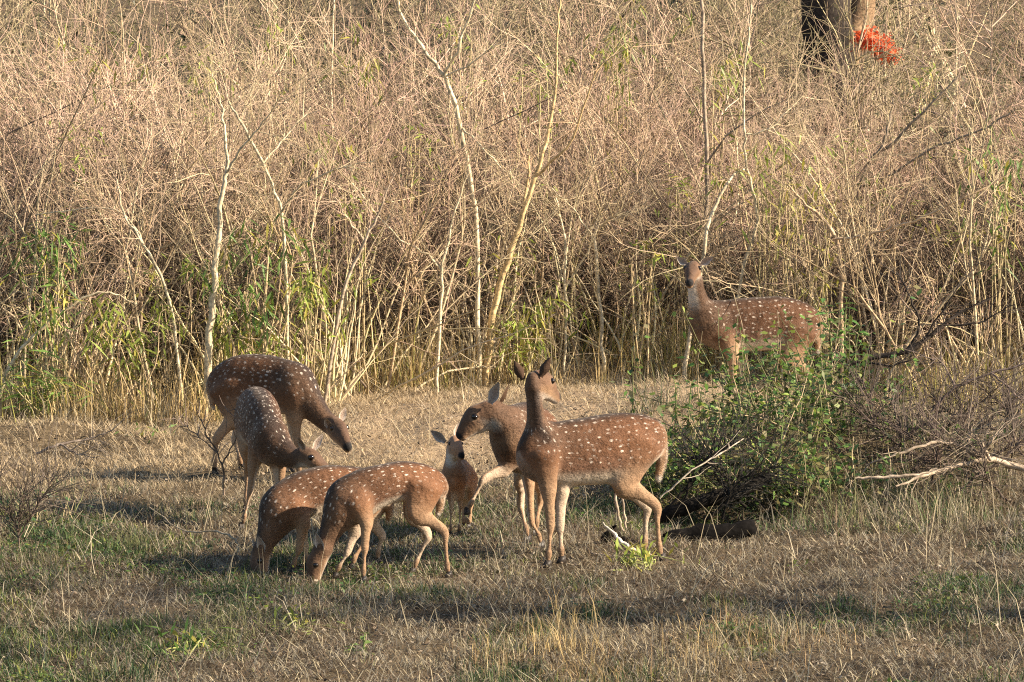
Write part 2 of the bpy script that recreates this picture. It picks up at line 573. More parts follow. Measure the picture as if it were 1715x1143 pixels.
def eye_mesh(c, r):
    V, Q = [], []
    n, m = 8, 12
    for i in range(n + 1):
        a = math.pi * i / n
        for j in range(m):
            b = 2 * math.pi * j / m
            V.append(c + r * np.array([math.sin(a) * math.cos(b), math.sin(a) * math.sin(b), math.cos(a)]))
    for i in range(n):
        for j in range(m):
            Q.append([i * m + j, (i + 1) * m + j, (i + 1) * m + (j + 1) % m, i * m + (j + 1) % m])
    return mesh_np("eye", V, Q, smooth=True)


HOOVES = []


def make_deer(name, label, Y0, torso, neck, head, fronts, hinds, tail, ears, size=1.0, grazing=False, group=None,
              coat=1.0, cat="deer", head_w=1.0, seed=0, lean=1.0, neck_L=None, face=.5, head_lum=1.0, throat=0.0, spot=1.0):
    r = np.random.default_rng(seed + 100)
    ppm = F_PX / Y0

    def P(px, py, dy): return at(px, py, Y0 + dy)
    tp = np.array([P(n[0], n[1], n[4]) for n in torso])
    hd = tp[0] - tp[-1]; hd[2] = 0; hd /= np.linalg.norm(hd)           # torso is listed chest first
    Lt = np.cross([0, 0, 1.], hd)
    limbs = [Limb("torso", tp, [n[3] * lean * .9 for n in torso], [n[2] / ppm * .965 for n in torso], -Lt, .05)]
    npnt = np.array([P(n[0], n[1], n[3]) for n in neck])
    limbs.append(Limb("neck", npnt, [n[2] / ppm * .82 for n in neck], [n[2] / ppm for n in neck], Lt if neck_L is None else neck_L, .07))
    hp = np.array([P(n[0], n[1], n[3]) for n in head])
    hdir = hp[-1] - hp[0]; hdir /= np.linalg.norm(hdir)
    Lh = np.cross([0, 0, 1.], hdir)
    if np.linalg.norm(Lh) < .35: Lh = Lt.copy()
    Lh /= np.linalg.norm(Lh)
    hw = [.040, .056, .047, .033, .028]
    limbs.append(Limb("head", hp, [w * size * head_w for w in hw], [n[2] / ppm * k_ for n, k_ in zip(head, (1, 1.03, 1.0, 1.06, 1.3))], Lh, .035))
    legs = []
    for kind, L_ in (("front", fronts), ("hind", hinds)):
        for leg in L_:
            pts = [P(*n) for n in leg]
            gx, gy = pts[4][0], pts[4][1]
            g = float(gz(gx, gy)) if not (kind == "front" and len(leg[4]) == 3 and leg is fronts[0] and name == "deer_raised") else None
            pts[4] = np.array([gx, gy, g + .01]) if g is not None else pts[4]
            a, b, c, d, e = pts
            d = d.copy()
            if g is not None: d[2] = g + .075 * size
            mids = lambda p, q, t: p * (1 - t) + q * t
            nodes = [a, b, mids(b, c, .45), c, mids(c, d, .35), mids(c, d, .75), d, e + (d - e) * .45]
            R = np.array(FRONT_R if kind == "front" else HIND_R) * max(size, .74)
            h = R * (1.12 if kind == "front" else np.array([1.35, 1.25, 1.25, 1.15, 1.1, 1.1, 1.1, 1.1]))
            w = R * (.8 if kind == "front" else np.array([.62, .66, .72, .8, .9, .9, .95, .95]))
            limbs.append(Limb(kind, nodes, w, h, Lt, .045 if kind == "hind" else .035))
            legs.append((e, hd))
    tl = np.array([P(n[0], n[1], n[3]) for n in tail])
    limbs.append(Limb("tail", tl, [n[2] / ppm * .85 for n in tail], [n[2] / ppm for n in tail], Lt, .02))

    root_loc = np.array([tp[:, 0].mean(), tp[:, 1].mean(), float(gz(tp[:, 0].mean(), tp[:, 1].mean()))])
    Fd, lo = limb_field(limbs)
    V, Q = surface_nets(Fd, lo)
    V = relax(V, Q, 3, .5)
    # --- colour of the pelt, with shade painted over the forequarters
    ds, par = [], []
    for l in limbs:
        d, s, u, v = l.params(V); ds.append(d); par.append((s / l.len[-1], s, u, v))
    ds = np.array(ds)
    wt = np.exp(-(ds - ds.min(0)) / .014); wt /= wt.sum(0)
    cols = np.zeros((len(V), 3))
    cc = C_COAT * coat
    for i, l in enumerate(limbs):
        t, s, u, v = par[i]
        if l.name == "torso":
            ang = np.abs(np.arctan2(u, v))
            cv = lerp(cc * np.array((.72, .78, .85)), cc * 1.08, sstep(.1, .75, t))  # tree shade painted into the coat: forequarters darker and greyer than the haunch
            c = lerp(C_DARK, cv, sstep(.08, .75, ang))
            c = lerp(c, cc * 1.15 + .02, sstep(1.4, 2.0, ang))
            c = lerp(c, C_BELLY, sstep(2.0, 2.45, ang) * (.25 + .75 * sstep(.08, .3, t)))
            c = lerp(c, C_TAN, sstep(.93, 1.0, t) * .6)
        elif l.name == "neck":
            ang = np.abs(np.arctan2(u, v))
            front = sstep(1.8, 2.6, ang)
            c = lerp(C_DARK * 1.3, C_NECK * coat, sstep(.12, .8, ang))
            c = lerp(c, C_WHITE * (.6 + .25 * throat), sstep(2.3 - .7 * throat, 2.95 - .5 * throat, ang) * sstep(.5 - .3 * throat, .9 - .25 * throat, t))
            c = lerp(c, C_TAN, front * (1 - sstep(.3, .6, t)) * .4)
        elif l.name == "head":
            c = np.tile(C_NECK * 1.1 * head_lum, (len(V), 1))
            top = sstep(.2, .9, v)
            c = lerp(c, C_DARK * 1.9, top * sstep(.0, .5, t) * face)
            c = lerp(c, C_TAN * 1.15, (1 - sstep(-.7, .1, v)) * .85)
            c = lerp(c, C_WHITE, (1 - sstep(-.95, -.5, v)) * .8)
            c = lerp(c, C_DARK * .9, sstep(.90, .97, t) * sstep(-.2, .3, v))
            c = lerp(lerp(C_DARK * 1.8, C_NECK * head_lum, np.array(.6)) + 0 * c, c, sstep(.02, .16, t))
            c = lerp(c, np.array((.012, .010, .010)), sstep(.95, .985, t) * sstep(-.25, .05, v))
        elif l.name in ("front", "hind"):
            up = 1 - sstep(.0, .42, t)
            c = lerp(C_TAN, cc * 1.15, up * .95)
            inner = np.sign(u) * np.sign((l.p.mean(0) - tp.mean(0)) @ Lt)
            c = lerp(c, C_BELLY, (u * np.sign((l.p.mean(0) - tp.mean(0)) @ Lt) < -.3) * .55 * sstep(.1, .3, t))
            c = lerp(c, C_TAN * .8, sstep(.82, .95, t))
        else:
            c = lerp(cc * 1.1, C_TAN * 1.15, sstep(.2, .9, t))
            c = lerp(c, C_WHITE * 1.1, (1 - sstep(-.8, -.2, v)) * .6)
            c = lerp(c, C_WHITE, sstep(.9, 1, t))
        cols += c * wt[i][:, None]
    lh = [l for l in limbs if l.name == "head"][0]
    k = 5
    d_ = lh.p[k + 1] - lh.p[k]; d_ /= np.linalg.norm(d_)
    U = Lh - d_ * (Lh @ d_); U /= np.linalg.norm(U)
    Vv = np.cross(d_, U)
    eyes = [lh.p[k] + U * sg * (lh.w[k] * .86) + Vv * lh.h[k] * .36 for sg in (-1, 1)]
    for e in eyes:
        de = np.linalg.norm(V - e, axis=1) / size
        cols = lerp(cols, C_TAN, (1 - sstep(.020, .034, de)) * .45)
        cols = lerp(cols, C_DARK * .6, 1 - sstep(.015, .023, de))
    cols *= (1 + .06 * r.standard_normal((len(V), 1)))
    # --- where the spots lie
    def axis_coords(l):
        a, b = l.p[0], l.p[-1]
        d = (b - a) / np.linalg.norm(b - a)
        sc_ = (l.p - a) @ d
        o = np.argsort(sc_)
        sv = (V - a) @ d
        c = np.stack([np.interp(sv, sc_[o], l.p[o, k]) for k in range(3)], -1)
        U = l.L - d * (l.L @ d); U /= np.linalg.norm(U)
        W = np.cross(d, U)
        rel = V - c
        return sv, np.arctan2((rel @ U) * 1.15, rel @ W)
    tt = par[0][0]
    s, ang = axis_coords(limbs[0])
    near = np.exp(-np.clip(ds[0], 0, None) / .03)
    mask = (1 - sstep(1.95, 2.3, np.abs(ang))) * near * sstep(.0, .02, tt) * (1 - sstep(.95, 1.0, tt) * .9)
    fur = np.stack([s, ang * .16, mask], -1)
    nt_ = par[1][0]
    ns_, na = axis_coords(limbs[1])
    nk = (ds[1] < ds[0]) & (wt[2] < .5)
    fur[nk, 0] = -ns_[nk]; fur[nk, 1] = na[nk] * .12
    fur[nk, 2] = ((1 - sstep(.25, .6, nt_)) * (1 - sstep(1.2, 1.9, np.abs(na))))[nk]
    for i, l in enumerate(limbs):
        if l.name == "hind": fur[:, 2] *= 1 - wt[i] * sstep(.10, .26, par[i][0])
        if l.name == "front": fur[:, 2] *= 1 - wt[i] * sstep(.02, .16, par[i][0])
        if l.name in ("head", "tail"): fur[:, 2] *= 1 - wt[i]
    fur[:, 2] *= spot
    nm = "fawn" if cat == "fawn" else "spotted_deer"
    root = empty(nm, root_loc)
    tag(root, label, cat, group)
    me = mesh_np("body", V - root_loc, Q, None, np.clip(cols, 0, 1), smooth=True, vecs={"fur": fur})
    body = obj("body", me, M_COAT, root)
    # --- short fur standing off the skin
    tri = Q[:, [0, 1, 2]]
    A, B, C = V[Q[:, 0]], V[Q[:, 1]], V[Q[:, 2]]
    nrm = np.cross(B - A, C - A); nrm /= np.linalg.norm(nrm, axis=1)[:, None] + 1e-12
    nh = int(len(Q) * 1.8)
    pick = r.integers(0, len(Q), nh)
    bw = r.dirichlet((1, 1, 1, 1), nh)
    root_p = sum(V[Q[pick, k]] * bw[:, k:k + 1] for k in range(4))
    flow = np.tile(-hd * .8 + np.array([0, 0, -.55]), (nh, 1)) + r.standard_normal((nh, 3)) * .25
    legw = wt[3:7].sum(0)[Q[pick, 0]][:, None]
    flow = flow * (1 - legw * .8) + np.array([0, 0, -1.]) * legw * .8
    hw_ = wt[2][Q[pick, 0]][:, None]
    flow = flow * (1 - hw_) - hdir * hw_
    n_ = nrm[pick]
    flow -= n_ * (flow * n_).sum(1)[:, None]
    flow /= np.linalg.norm(flow, axis=1)[:, None] + 1e-9
    ln = (.013 + .008 * r.random((nh, 1))) * (1 - .5 * hw_) * (1 - .35 * legw) * size
    tlw = wt[7][Q[pick, 0]][:, None]
    ln = ln * (1 + tlw * .5)
    dirn = flow + n_ * (.07 + .15 * r.random((nh, 1)))
    side = np.cross(dirn, n_); side /= np.linalg.norm(side, axis=1)[:, None] + 1e-9
    wdt = .0011
    base = root_p - n_ * .001
    HV = np.stack([base - side * wdt, base + side * wdt, base + dirn * ln], 1).reshape(-1, 3) - root_loc
    HT = np.arange(nh * 3).reshape(-1, 3)
    hc = np.clip(cols[Q[pick, 0]] * (.5 + .8 * r.random((nh, 1))), 0, 1)
    hfur = fur[Q[pick, 0]]
    hm = mesh_np("fur", HV, None, HT, np.repeat(hc, 3, 0), vecs={"fur": np.repeat(hfur, 3, 0)})
    tag(obj("fur", hm, M_COAT, root), kind="stuff")
    # --- eyes, ears, hooves
    for c in eyes:
        obj("eye", eye_mesh(c - root_loc, .0165 * size), M_EYE, root)
    for (b, t_, half, fc) in ears:
        obj("ear", ear_mesh(P(*b) - root_loc, P(*t_) - root_loc, half / ppm, fc, C_NECK * .55, np.array((.34, .25, .19))), M_EAR, root)
    for e, h_ in legs:
        p = e - root_loc
        p = p - np.array([0, 0, .012])
        obj("hoof", hoof_mesh(p, h_, size * .95), M_HOOF, root)
        HOOVES.append((e[0], e[1]))
    return root


# big doe standing side on, head turned away
make_deer("deer", "large doe standing with head turned away, tail hanging, white line along belly", 25.1,
    [(884, 757, 34, .07, -.18), (903, 760, 50, .105, -.13), (935, 760, 56, .125, -.07), (975, 757, 59, .14, 0), (1015, 752, 61, .14, .06),
     (1050, 744, 56, .13, .12), (1080, 737, 44, .115, .17), (1097, 734, 28, .075, .20)],
    [(908, 742, 33, -.12), (899, 712, 20.5, -.15), (896, 685, 16.5, -.17), (893, 655, 15, -.18)],
    [(892, 641, 19, -.19), (907, 644, 24, -.13), (917, 652, 20, -.08), (925, 661, 13, -.03), (931, 667, 8.5, 0)],
    [[(912, 765, -.22), (918, 815, -.22), (922, 880, -.21), (919, 940, -.21), (917, 957, -.21)],
     [(928, 765, -.04), (940, 815, -.05), (938, 884, -.05), (940, 938, -.05), (941, 950, -.05)]],
    [[(1072, 742, .07), (1047, 806, .05), (1099, 848, .1), (1104, 920, .1), (1108, 938, .1)],
     [(1065, 745, .27), (1046, 808, .28), (1083, 850, .3), (1080, 915, .3), (1077, 928, .3)]],
    [(1098, 712, 9, .21), (1107, 735, 10, .23), (1108, 767, 9.5, .24), (1101, 802, 5, .23)],
    [((876, 636, -.19), (861, 604, -.19), 8.5, (-.3, .9, .1)), ((905, 632, -.20), (922, 598, -.18), 9, (.5, .8, .1))], seed=1, neck_L=(-.95, -.3, 0))

# young grazer in front
make_deer("deer", "young spotted deer grazing with its muzzle in the grass, legs apart, overlapping another grazer", 24.6,
    [(570, 853, 30, .06, -.13), (590, 838, 43, .09, -.10), (615, 822, 41, .1, -.06), (642, 812, 36, .105, -.02), (670, 807, 36, .105, .03),
     (700, 808, 34, .1, .08), (722, 812, 28, .09, .12), (735, 817, 17, .06, .14)],
    [(580, 840, 34, -.12), (563, 871, 25, -.14), (549, 901, 17, -.15), (542, 918, 15, -.16)],
    [(541, 922, 15, -.16), (531, 940, 17, -.16), (527, 957, 14.5, -.16), (525, 975, 10, -.17), (523, 990, 7, -.17)],
    [[(600, 838, -.17), (613, 872, -.17), (611, 920, -.17), (609, 958, -.17), (609, 972, -.17)],
     [(588, 848, -.03), (595, 886, -.02), (582, 925, -.04), (568, 956, -.05), (562, 966, -.05)]],
    [[(712, 818, 0), (702, 858, -.02), (744, 890, .0), (749, 940, .0), (752, 958, .0)],
     [(705, 818, .15), (696, 860, .15), (717, 898, .15), (697, 942, .15), (691, 953, .15)]],
    [(734, 802, 6, .14), (739, 822, 7, .14), (737, 845, 7, .14), (732, 862, 3, .13)],
    [((539, 926, -.2), (529, 892, -.22), 8, (-.3, -.9, .1)), ((530, 926, -.1), (524, 897, -.06), 7, (-.9, -.2, .1))],
    size=.84, grazing=True, group="deer in the herd", seed=2, coat=1.15)

# grazer behind it
make_deer("deer", "spotted deer grazing head down, its hindquarters hidden behind a younger grazer", 24.85,
    [(462, 862, 30, .06, -.12), (479, 846, 41, .09, -.09), (508, 829, 42, .1, -.04), (545, 815, 37, .105, .02), (580, 814, 35, .105, .08),
     (612, 818, 34, .1, .13), (635, 824, 28, .09, .17), (648, 830, 16, .06, .2)],
    [(470, 855, 34, -.11), (455, 886, 25, -.13), (444, 910, 17, -.15), (439, 920, 15, -.16)],
    [(438, 925, 15, -.16), (435, 941, 16.5, -.17), (436, 955, 14, -.19), (440, 968, 10, -.2), (442, 977, 7, -.2)],
    [[(490, 848, -.14), (507, 876, -.14), (501, 921, -.14), (493, 960, -.14), (491, 974, -.14)],
     [(484, 850, .04), (505, 876, .05), (511, 918, .05), (514, 950, .05), (515, 962, .05)]],
    [[(622, 826, .06), (602, 866, .04), (612, 905, .06), (594, 950, .02), (589, 966, .02)],
     [(632, 826, .2), (615, 866, .2), (640, 898, .2), (633, 940, .2), (634, 955, .2)]],
    [(648, 820, 6, .2), (653, 838, 7, .2), (652, 858, 6, .2), (648, 874, 3, .2)],
    [((441, 927, -.2), (432, 897, -.22), 7.5, (-.2, -.9, .1)), ((430, 928, -.1), (423, 902, -.08), 7, (-.8, -.5, .1))],
    size=.86, grazing=True, group="deer in the herd", seed=3, coat=1.15)

# broadside doe at the back, left
make_deer("deer", "dark brown doe side on by a pale sapling, neck lowered to feed, tail tucked", 28.7,
    [(502, 659, 32, .07, -.12), (487, 650, 45, .11, -.08), (460, 646, 51, .13, -.02), (430, 641, 50, .135, .03), (400, 641, 47, .13, .07),
     (377, 644, 36, .11, .1), (362, 648, 20, .07, .12)],
    [(494, 648, 38, -.1), (518, 675, 26, -.14), (540, 700, 18, -.18), (554, 713, 15.5, -.2)],
    [(556, 711, 16, -.22), (565, 721, 19, -.27), (572, 731, 16, -.33), (578, 742, 11, -.38), (582, 750, 7.5, -.41)],
    [[(486, 660, -.16), (494, 698, -.16), (498, 742, -.16), (500, 785, -.16), (501, 800, -.16)],
     [(490, 660, .02), (492, 700, .04), (489, 742, .04), (487, 780, .04), (487, 793, .04)]],
    [[(380, 652, .0), (395, 695, -.01), (363, 735, .02), (359, 785, .02), (361, 800, .02)],
     [(385, 652, .18), (408, 695, .19), (394, 738, .2), (402, 775, .2), (405, 788, .2)]],
    [(358, 630, 5, .12), (354, 648, 6, .12), (355, 668, 6, .12), (359, 684, 3, .11)],
    [((570, 708, -.22), (579, 682, -.2), 7, (.5, -.8, 0)), ((553, 720, -.27), (545, 700, -.33), 7, (-.2, -.9, .1))],
    group="deer in the herd", seed=4, coat=.9, spot=1.2)

# doe facing the camera, turning its head
make_deer("deer", "dark doe seen from the front, bright double spot rows along its back, head lowered", 26.8,
    [(452, 748, 34, .075, -.34), (450, 735, 44, .1, -.25), (441, 715, 52, .125, -.08), (434, 702, 54, .135, .1), (428, 694, 49, .13, .27),
     (424, 690, 40, .115, .4), (422, 690, 22, .07, .47)],
    [(456, 738, 34, -.3), (474, 757, 25, -.38), (494, 768, 17, -.44), (506, 766, 15, -.47)],
    [(508, 763, 15, -.47), (520, 768, 15.5, -.49), (530, 775, 13, -.5), (541, 783, 9, -.51), (548, 788, 6.5, -.51)],
    [[(432, 740, -.2), (425, 778, -.22), (419, 822, -.22), (409, 865, -.22), (405, 881, -.22)],
     [(464, 750, -.28), (468, 788, -.3), (468, 830, -.3), (468, 865, -.3), (468, 880, -.3)]],
    [[(410, 705, .36), (412, 750, .3), (414, 790, .42), (412, 835, .4), (412, 850, .4)],
     [(438, 705, .4), (450, 750, .36), (462, 790, .46), (465, 832, .44), (466, 846, .44)]],
    [(421, 672, 5, .48), (418, 685, 6, .5), (417, 705, 6, .5), (418, 718, 3, .49)],
    [((524, 755, -.46), (541, 727, -.44), 6.5, (.4, -.9, .1)), ((509, 755, -.52), (500, 733, -.6), 6.5, (-.3, -.9, .2))],
    group="deer in the herd", seed=5, coat=.8, spot=1.7)

# mother licking the fawn
make_deer("deer_raised", "doe with one foreleg raised, bending to nuzzle the small fawn, ears up", 25.95,
    [(853, 757, 34, .07, -.36), (862, 738, 56, .1, -.27), (876, 733, 62, .12, -.05), (892, 735, 60, .125, .18), (905, 736, 54, .12, .36),
     (912, 733, 42, .105, .48), (915, 731, 24, .065, .55)],
    [(858, 728, 46, -.3), (843, 708, 31, -.38), (830, 695, 24, -.42), (821, 692, 22, -.43)],
    [(815, 694, 21, -.43), (800, 702, 24, -.44), (789, 711, 20, -.45), (779, 722, 13.5, -.46), (773, 730, 8.5, -.46)],
    [[(852, 757, -.34), (846, 784, -.37), (809, 804, -.48), (789, 843, -.5), (782, 859, -.5)],
     [(880, 752, -.22), (885, 800, -.24), (890, 873, -.25), (902, 910, -.25), (908, 924, -.25)]],
    [[(898, 748, .34), (874, 800, .2), (872, 848, .22), (881, 898, .05), (885, 910, .05)],
     [(918, 748, .38), (905, 800, .3), (904, 842, .38), (899, 880, .3), (898, 895, .3)]],
    [(916, 712, 6, .56), (919, 730, 7, .58), (920, 755, 7, .58), (919, 775, 3, .57)],
    [((820, 677, -.50), (836, 640, -.54), 11, (-.5, -.8, .1)), ((833, 680, -.36), (853, 642, -.34), 10, (-.9, .1, .2))],
    group="deer in the herd", seed=6, coat=.95)

# fawn
make_deer("fawn", "tiny fawn with spread ears standing face on before the nuzzling doe", 26.4,
    [(759, 800, 19, .046, -.14), (762, 799, 27, .062, -.06), (768, 797, 29, .070, .06), (774, 795, 27, .068, .18), (779, 795, 14, .04, .25)],
    [(760, 790, 20, -.11), (758, 771, 15, -.14), (759, 757, 14, -.15)],
    [(759, 745, 15, -.13), (762, 748, 18, -.19), (766, 754, 14, -.25), (771, 761, 9, -.29), (773, 765, 6, -.31)],
    [[(751, 806, -.11), (754, 828, -.11), (756, 850, -.11), (755, 874, -.11), (754, 886, -.11)],
     [(768, 806, -.09), (770, 830, -.08), (771, 848, -.08), (769, 872, -.08), (769, 884, -.08)]],
    [[(770, 802, .2), (773, 822, .18), (776, 846, .26), (776, 868, .24), (776, 876, .24)],
     [(788, 802, .18), (788, 822, .15), (789, 845, .24), (787, 866, .22), (786, 876, .22)]],
    [(781, 788, 4, .26), (783, 796, 5, .27), (784, 806, 5, .27), (784, 816, 2, .27)],
    [((746, 741, -.15), (721, 721, -.14), 8, (-.1, -.95, -.1)), ((764, 735, -.13), (768, 708, -.1), 6.5, (.3, -.9, .1))],
    size=.62, cat="fawn", head_w=1.15, seed=7, coat=2.6, face=.0, head_lum=2.3, throat=.8)

# doe behind the bush, watching
make_deer("deer", "alert doe behind the green bush at the thicket edge, face towards the viewer", 32.2,
    [(1178, 552, 24, .06, -.12), (1195, 546, 40, .1, -.06), (1230, 545, 46, .125, 0), (1270, 543, 47, .135, .05), (1310, 541, 46, .13, .1),
     (1345, 545, 38, .115, .15), (1362, 550, 24, .075, .17)],
    [(1185, 538, 33, -.09), (1172, 512, 20, -.12), (1166, 487, 14.5, -.15), (1164, 468, 13, -.16)],
    [(1163, 450, 13, -.14), (1160, 453, 14.5, -.2), (1158, 460, 11.5, -.27), (1156, 470, 8.5, -.33), (1155, 476, 6.5, -.37)],
    [[(1212, 558, -.1), (1226, 592, -.1), (1229, 635, -.1), (1228, 680, -.1), (1227, 693, -.1)],
     [(1222, 558, .08), (1240, 592, .1), (1244, 635, .1), (1243, 676, .1), (1242, 688, .1)]],
    [[(1342, 555, .06), (1326, 600, .05), (1362, 635, .08), (1360, 680, .08), (1361, 693, .08)],
     [(1338, 555, .22), (1320, 600, .22), (1345, 635, .24), (1340, 676, .24), (1340, 688, .24)]],
    [(1364, 535, 5, .18), (1369, 550, 6, .18), (1370, 572, 6, .18), (1368, 590, 3, .17)],
    [((1172, 444, -.15), (1195, 430, -.16), 6.5, (.1, -.95, 0)), ((1150, 443, -.15), (1133, 431, -.14), 6.5, (-.1, -.95, 0))],
    seed=8, coat=.75, throat=1.0)
#@@VEGETATION
# ------------------------------------------------------------------ bare shrubs of the thicket
STRAW, TWIG, PALE, DARKB, PINK = np.array((.57, .44, .24)), np.array((.44, .325, .21)), np.array((.66, .55, .36)), np.array((.09, .065, .045)), np.array((.50, .35, .255))


def grow(r, p, d, length, r0, r1, n, bend, wig):
    """a bending, slightly crooked shoot"""
    pts, rad = [np.array(p, float)], [r0]
    d = np.array(d, float); d /= np.linalg.norm(d)
    st = length / n
    for i in range(n):
        d = d + np.array([0, 0, bend]) + r.standard_normal(3) * wig
        d /= np.linalg.norm(d)
        pts.append(pts[-1] + d * st); rad.append(r0 + (r1 - r0) * (i + 1) / n)
    return np.array(pts), np.array(rad)


def side_dir(r, d, spread):
    v = r.standard_normal(3); v -= d * (v @ d); v /= np.linalg.norm(v)
    return d * math.cos(spread) + v * math.sin(spread)


def at_frac(pts, f):
    x = f * (len(pts) - 1); i = min(int(x), len(pts) - 2); t = x - i
    d = pts[i + 1] - pts[i]
    return pts[i] * (1 - t) + pts[i + 1] * t, d / np.linalg.norm(d)


def shrub_meshes(kind, seed):
    r = np.random.default_rng(seed)
    stems, twigs = Tubes(), Tubes()
    def tone(c, t):
        k = r.random()
        m = lerp(c, TWIG, np.array(t))
        if kind == "brush": return DARKB * r.uniform(.5, 1.6)  # near-black colour stands in for shade inside the thicket
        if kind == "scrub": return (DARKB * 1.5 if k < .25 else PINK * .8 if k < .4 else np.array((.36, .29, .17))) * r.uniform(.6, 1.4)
        return (DARKB * 1.6 if k < .12 else PINK if k < (.75 if kind == "crown" else .3) else m) * r.uniform(.65, 1.35)

    def spray(p, c, n2, l2, r2, n3, l3, r3, f0):
        for j in range(n2):
            a, dd = at_frac(p, r.uniform(f0, 1))
            p2, q2 = grow(r, a, side_dir(r, dd, r.uniform(.4, 1.1)), r.uniform(.4, 1.25) * l2, r2 * r.uniform(.7, 1.3), .0016, 5, r.uniform(-.06, .05), .11)
            c2 = tone(c, .5)
            twigs.add(p2, q2, c2, 3)
            for k in range(n3):
                a3, d3 = at_frac(p2, r.uniform(.15, 1))
                p3, q3 = grow(r, a3, side_dir(r, d3, r.uniform(.4, 1.0)), r.uniform(.4, 1.2) * l3, r3 * r.uniform(.7, 1.3), .0011, 3, r.uniform(-.08, .08), .15)
                twigs.add(p3, q3, tone(c2, .7), 3)
                if r.random() < .6:
                    a4, d4 = at_frac(p3, r.uniform(.2, .9))
                    p4, q4 = grow(r, a4, side_dir(r, d4, r.uniform(.4, .9)), r.uniform(.3, .8) * l3, .0017, .001, 2, 0, .15)
                    twigs.add(p4, q4, tone(c2, .8), 3)
    n, t0, t1, l0, l1, ra, rb, bend = {"cane": (13, .3, .32, 1.1, 2.8, .011, .022, (-.08, .02)), "whip": (8, .7, .3, 1.7, 3.3, .008, .016, (-.10, .0)),
                                       "crown": (6, .35, .15, 1.6, 2.7, .010, .020, (0, .04)), "scrub": (6, .4, .2, 1.3, 2.7, .010, .020, (0, .04)), "brush": (16, .3, .25, .9, 1.7, .005, .011, (-.03, .03))}[kind]
    for i in range(n):
        az, tilt = r.random() * 2 * math.pi, abs(r.normal(t0, t1))
        b = r.standard_normal(3) * .15; b[2] = -.05
        d = np.array([math.cos(az) * math.sin(tilt), math.sin(az) * math.sin(tilt), math.cos(tilt)])
        c = lerp(STRAW, PALE, np.array(r.random())) * r.uniform(.65, 1.2)
        if kind == "crown": c = lerp(c, TWIG, np.array(.5))
        if kind == "brush" or r.random() < .15: c = DARKB * r.uniform(.8, 2.4)
        p, q = grow(r, b, d, r.uniform(l0, l1), r.uniform(ra, rb), .0024, 9, r.uniform(*bend), .105)
        stems.add(p, q, lerp(c, tone(c, .7), np.linspace(0, 1, 10) ** 2), 5)
        if kind == "cane": spray(p, c, r.integers(2, 5), .6, .0046, 2, .28, .0024, .5)
        elif kind == "whip": spray(p, c, r.integers(3, 6), .7, .0048, 2, .3, .0026, .35)
        elif kind == "brush": spray(p, c, 9, .45, .0038, 5, .25, .0026, .1)
        else: spray(p, c, 10, .9, .0062, 8, .42, .0026, .4)
    return stems.mesh("stems"), twigs.mesh("twigs")


CANES = [shrub_meshes("cane", 10 + i) for i in range(6)]
WHIPS = [shrub_meshes("whip", 70 + i) for i in range(4)]
SCRUB = [shrub_meshes("scrub", 110 + i) for i in range(5)]
BRUSH = [shrub_meshes("brush", 90 + i) for i in range(3)]
CROWNS = [shrub_meshes("crown", 40 + i) for i in range(6)]


def place_shrub(kind, x, y, sc):
    if y > 34.5 and 1275 < W_PX / 2 + x / y * F_PX < 1570 and y < 41.8:
        sc = min(sc, (3.6 - 261 / F_PX * y) / (3.1 if kind in ("crown", "scrub") else 2.9))
    lib = {"cane": CANES, "whip": WHIPS, "crown": CROWNS, "brush": BRUSH, "scrub": SCRUB}[kind]
    ms = lib[rng.integers(0, len(lib))]
    nm, lb, g = {"cane": ("cane_shrub", "leafless clump of thin straw coloured canes standing in the dry thicket", "cane clumps of the dry thicket"),
                 "brush": ("brush_shrub", "dense brushwood shrub coloured dark as the shade deep behind the pale canes", "brushwood darkened as shade inside the thicket"),
                 "scrub": ("scrub_bush", "drab tan and grey leafless scrub bush far back in the thicket", "far scrub bushes behind the thicket"),
                 "whip": ("whip_shrub", "leafless shrub of long bowed pale whips crossing through the thicket", "arching whip shrubs of the dry thicket"),
                 "crown": ("bare_shrub", "bare branching bush with a haze of fine pinkish twigs in the thicket", "bare twiggy bushes of the dry thicket")}[kind]
    o = empty(nm, (x, y, float(gz(x, y))), rng.random() * 6.28, sc)
    tag(o, lb, "shrub", g)
    obj("stems", ms[0], M_TWIG, o)["kind"] = "stuff"
    obj("twigs", ms[1], M_TWIG, o)["kind"] = "stuff"
    return o


def front_line(x):
    """where the thicket begins: farther back on the open lip in the middle"""
    return 32.3 + 2.3 * np.exp(-((x - .9) / 1.9) ** 4) + .2 * math.sin(x * 2.1) + .9 * (float(vnoise(np.array(x * 1.3 + 50), np.array(.5), 71)) - .5)


def row(kind, off, spacing, jit, s0, s1, depth=None):
    y_mid = 33 + off
    half = 857 / F_PX * y_mid + .7
    x = -half + rng.random() * spacing
    while x < half:
        xx = x + rng.normal(0, spacing * .25)
        yy = front_line(xx) + off + rng.normal(0, jit)
        place_shrub(kind, xx, yy, rng.uniform(s0, s1))
        x += spacing


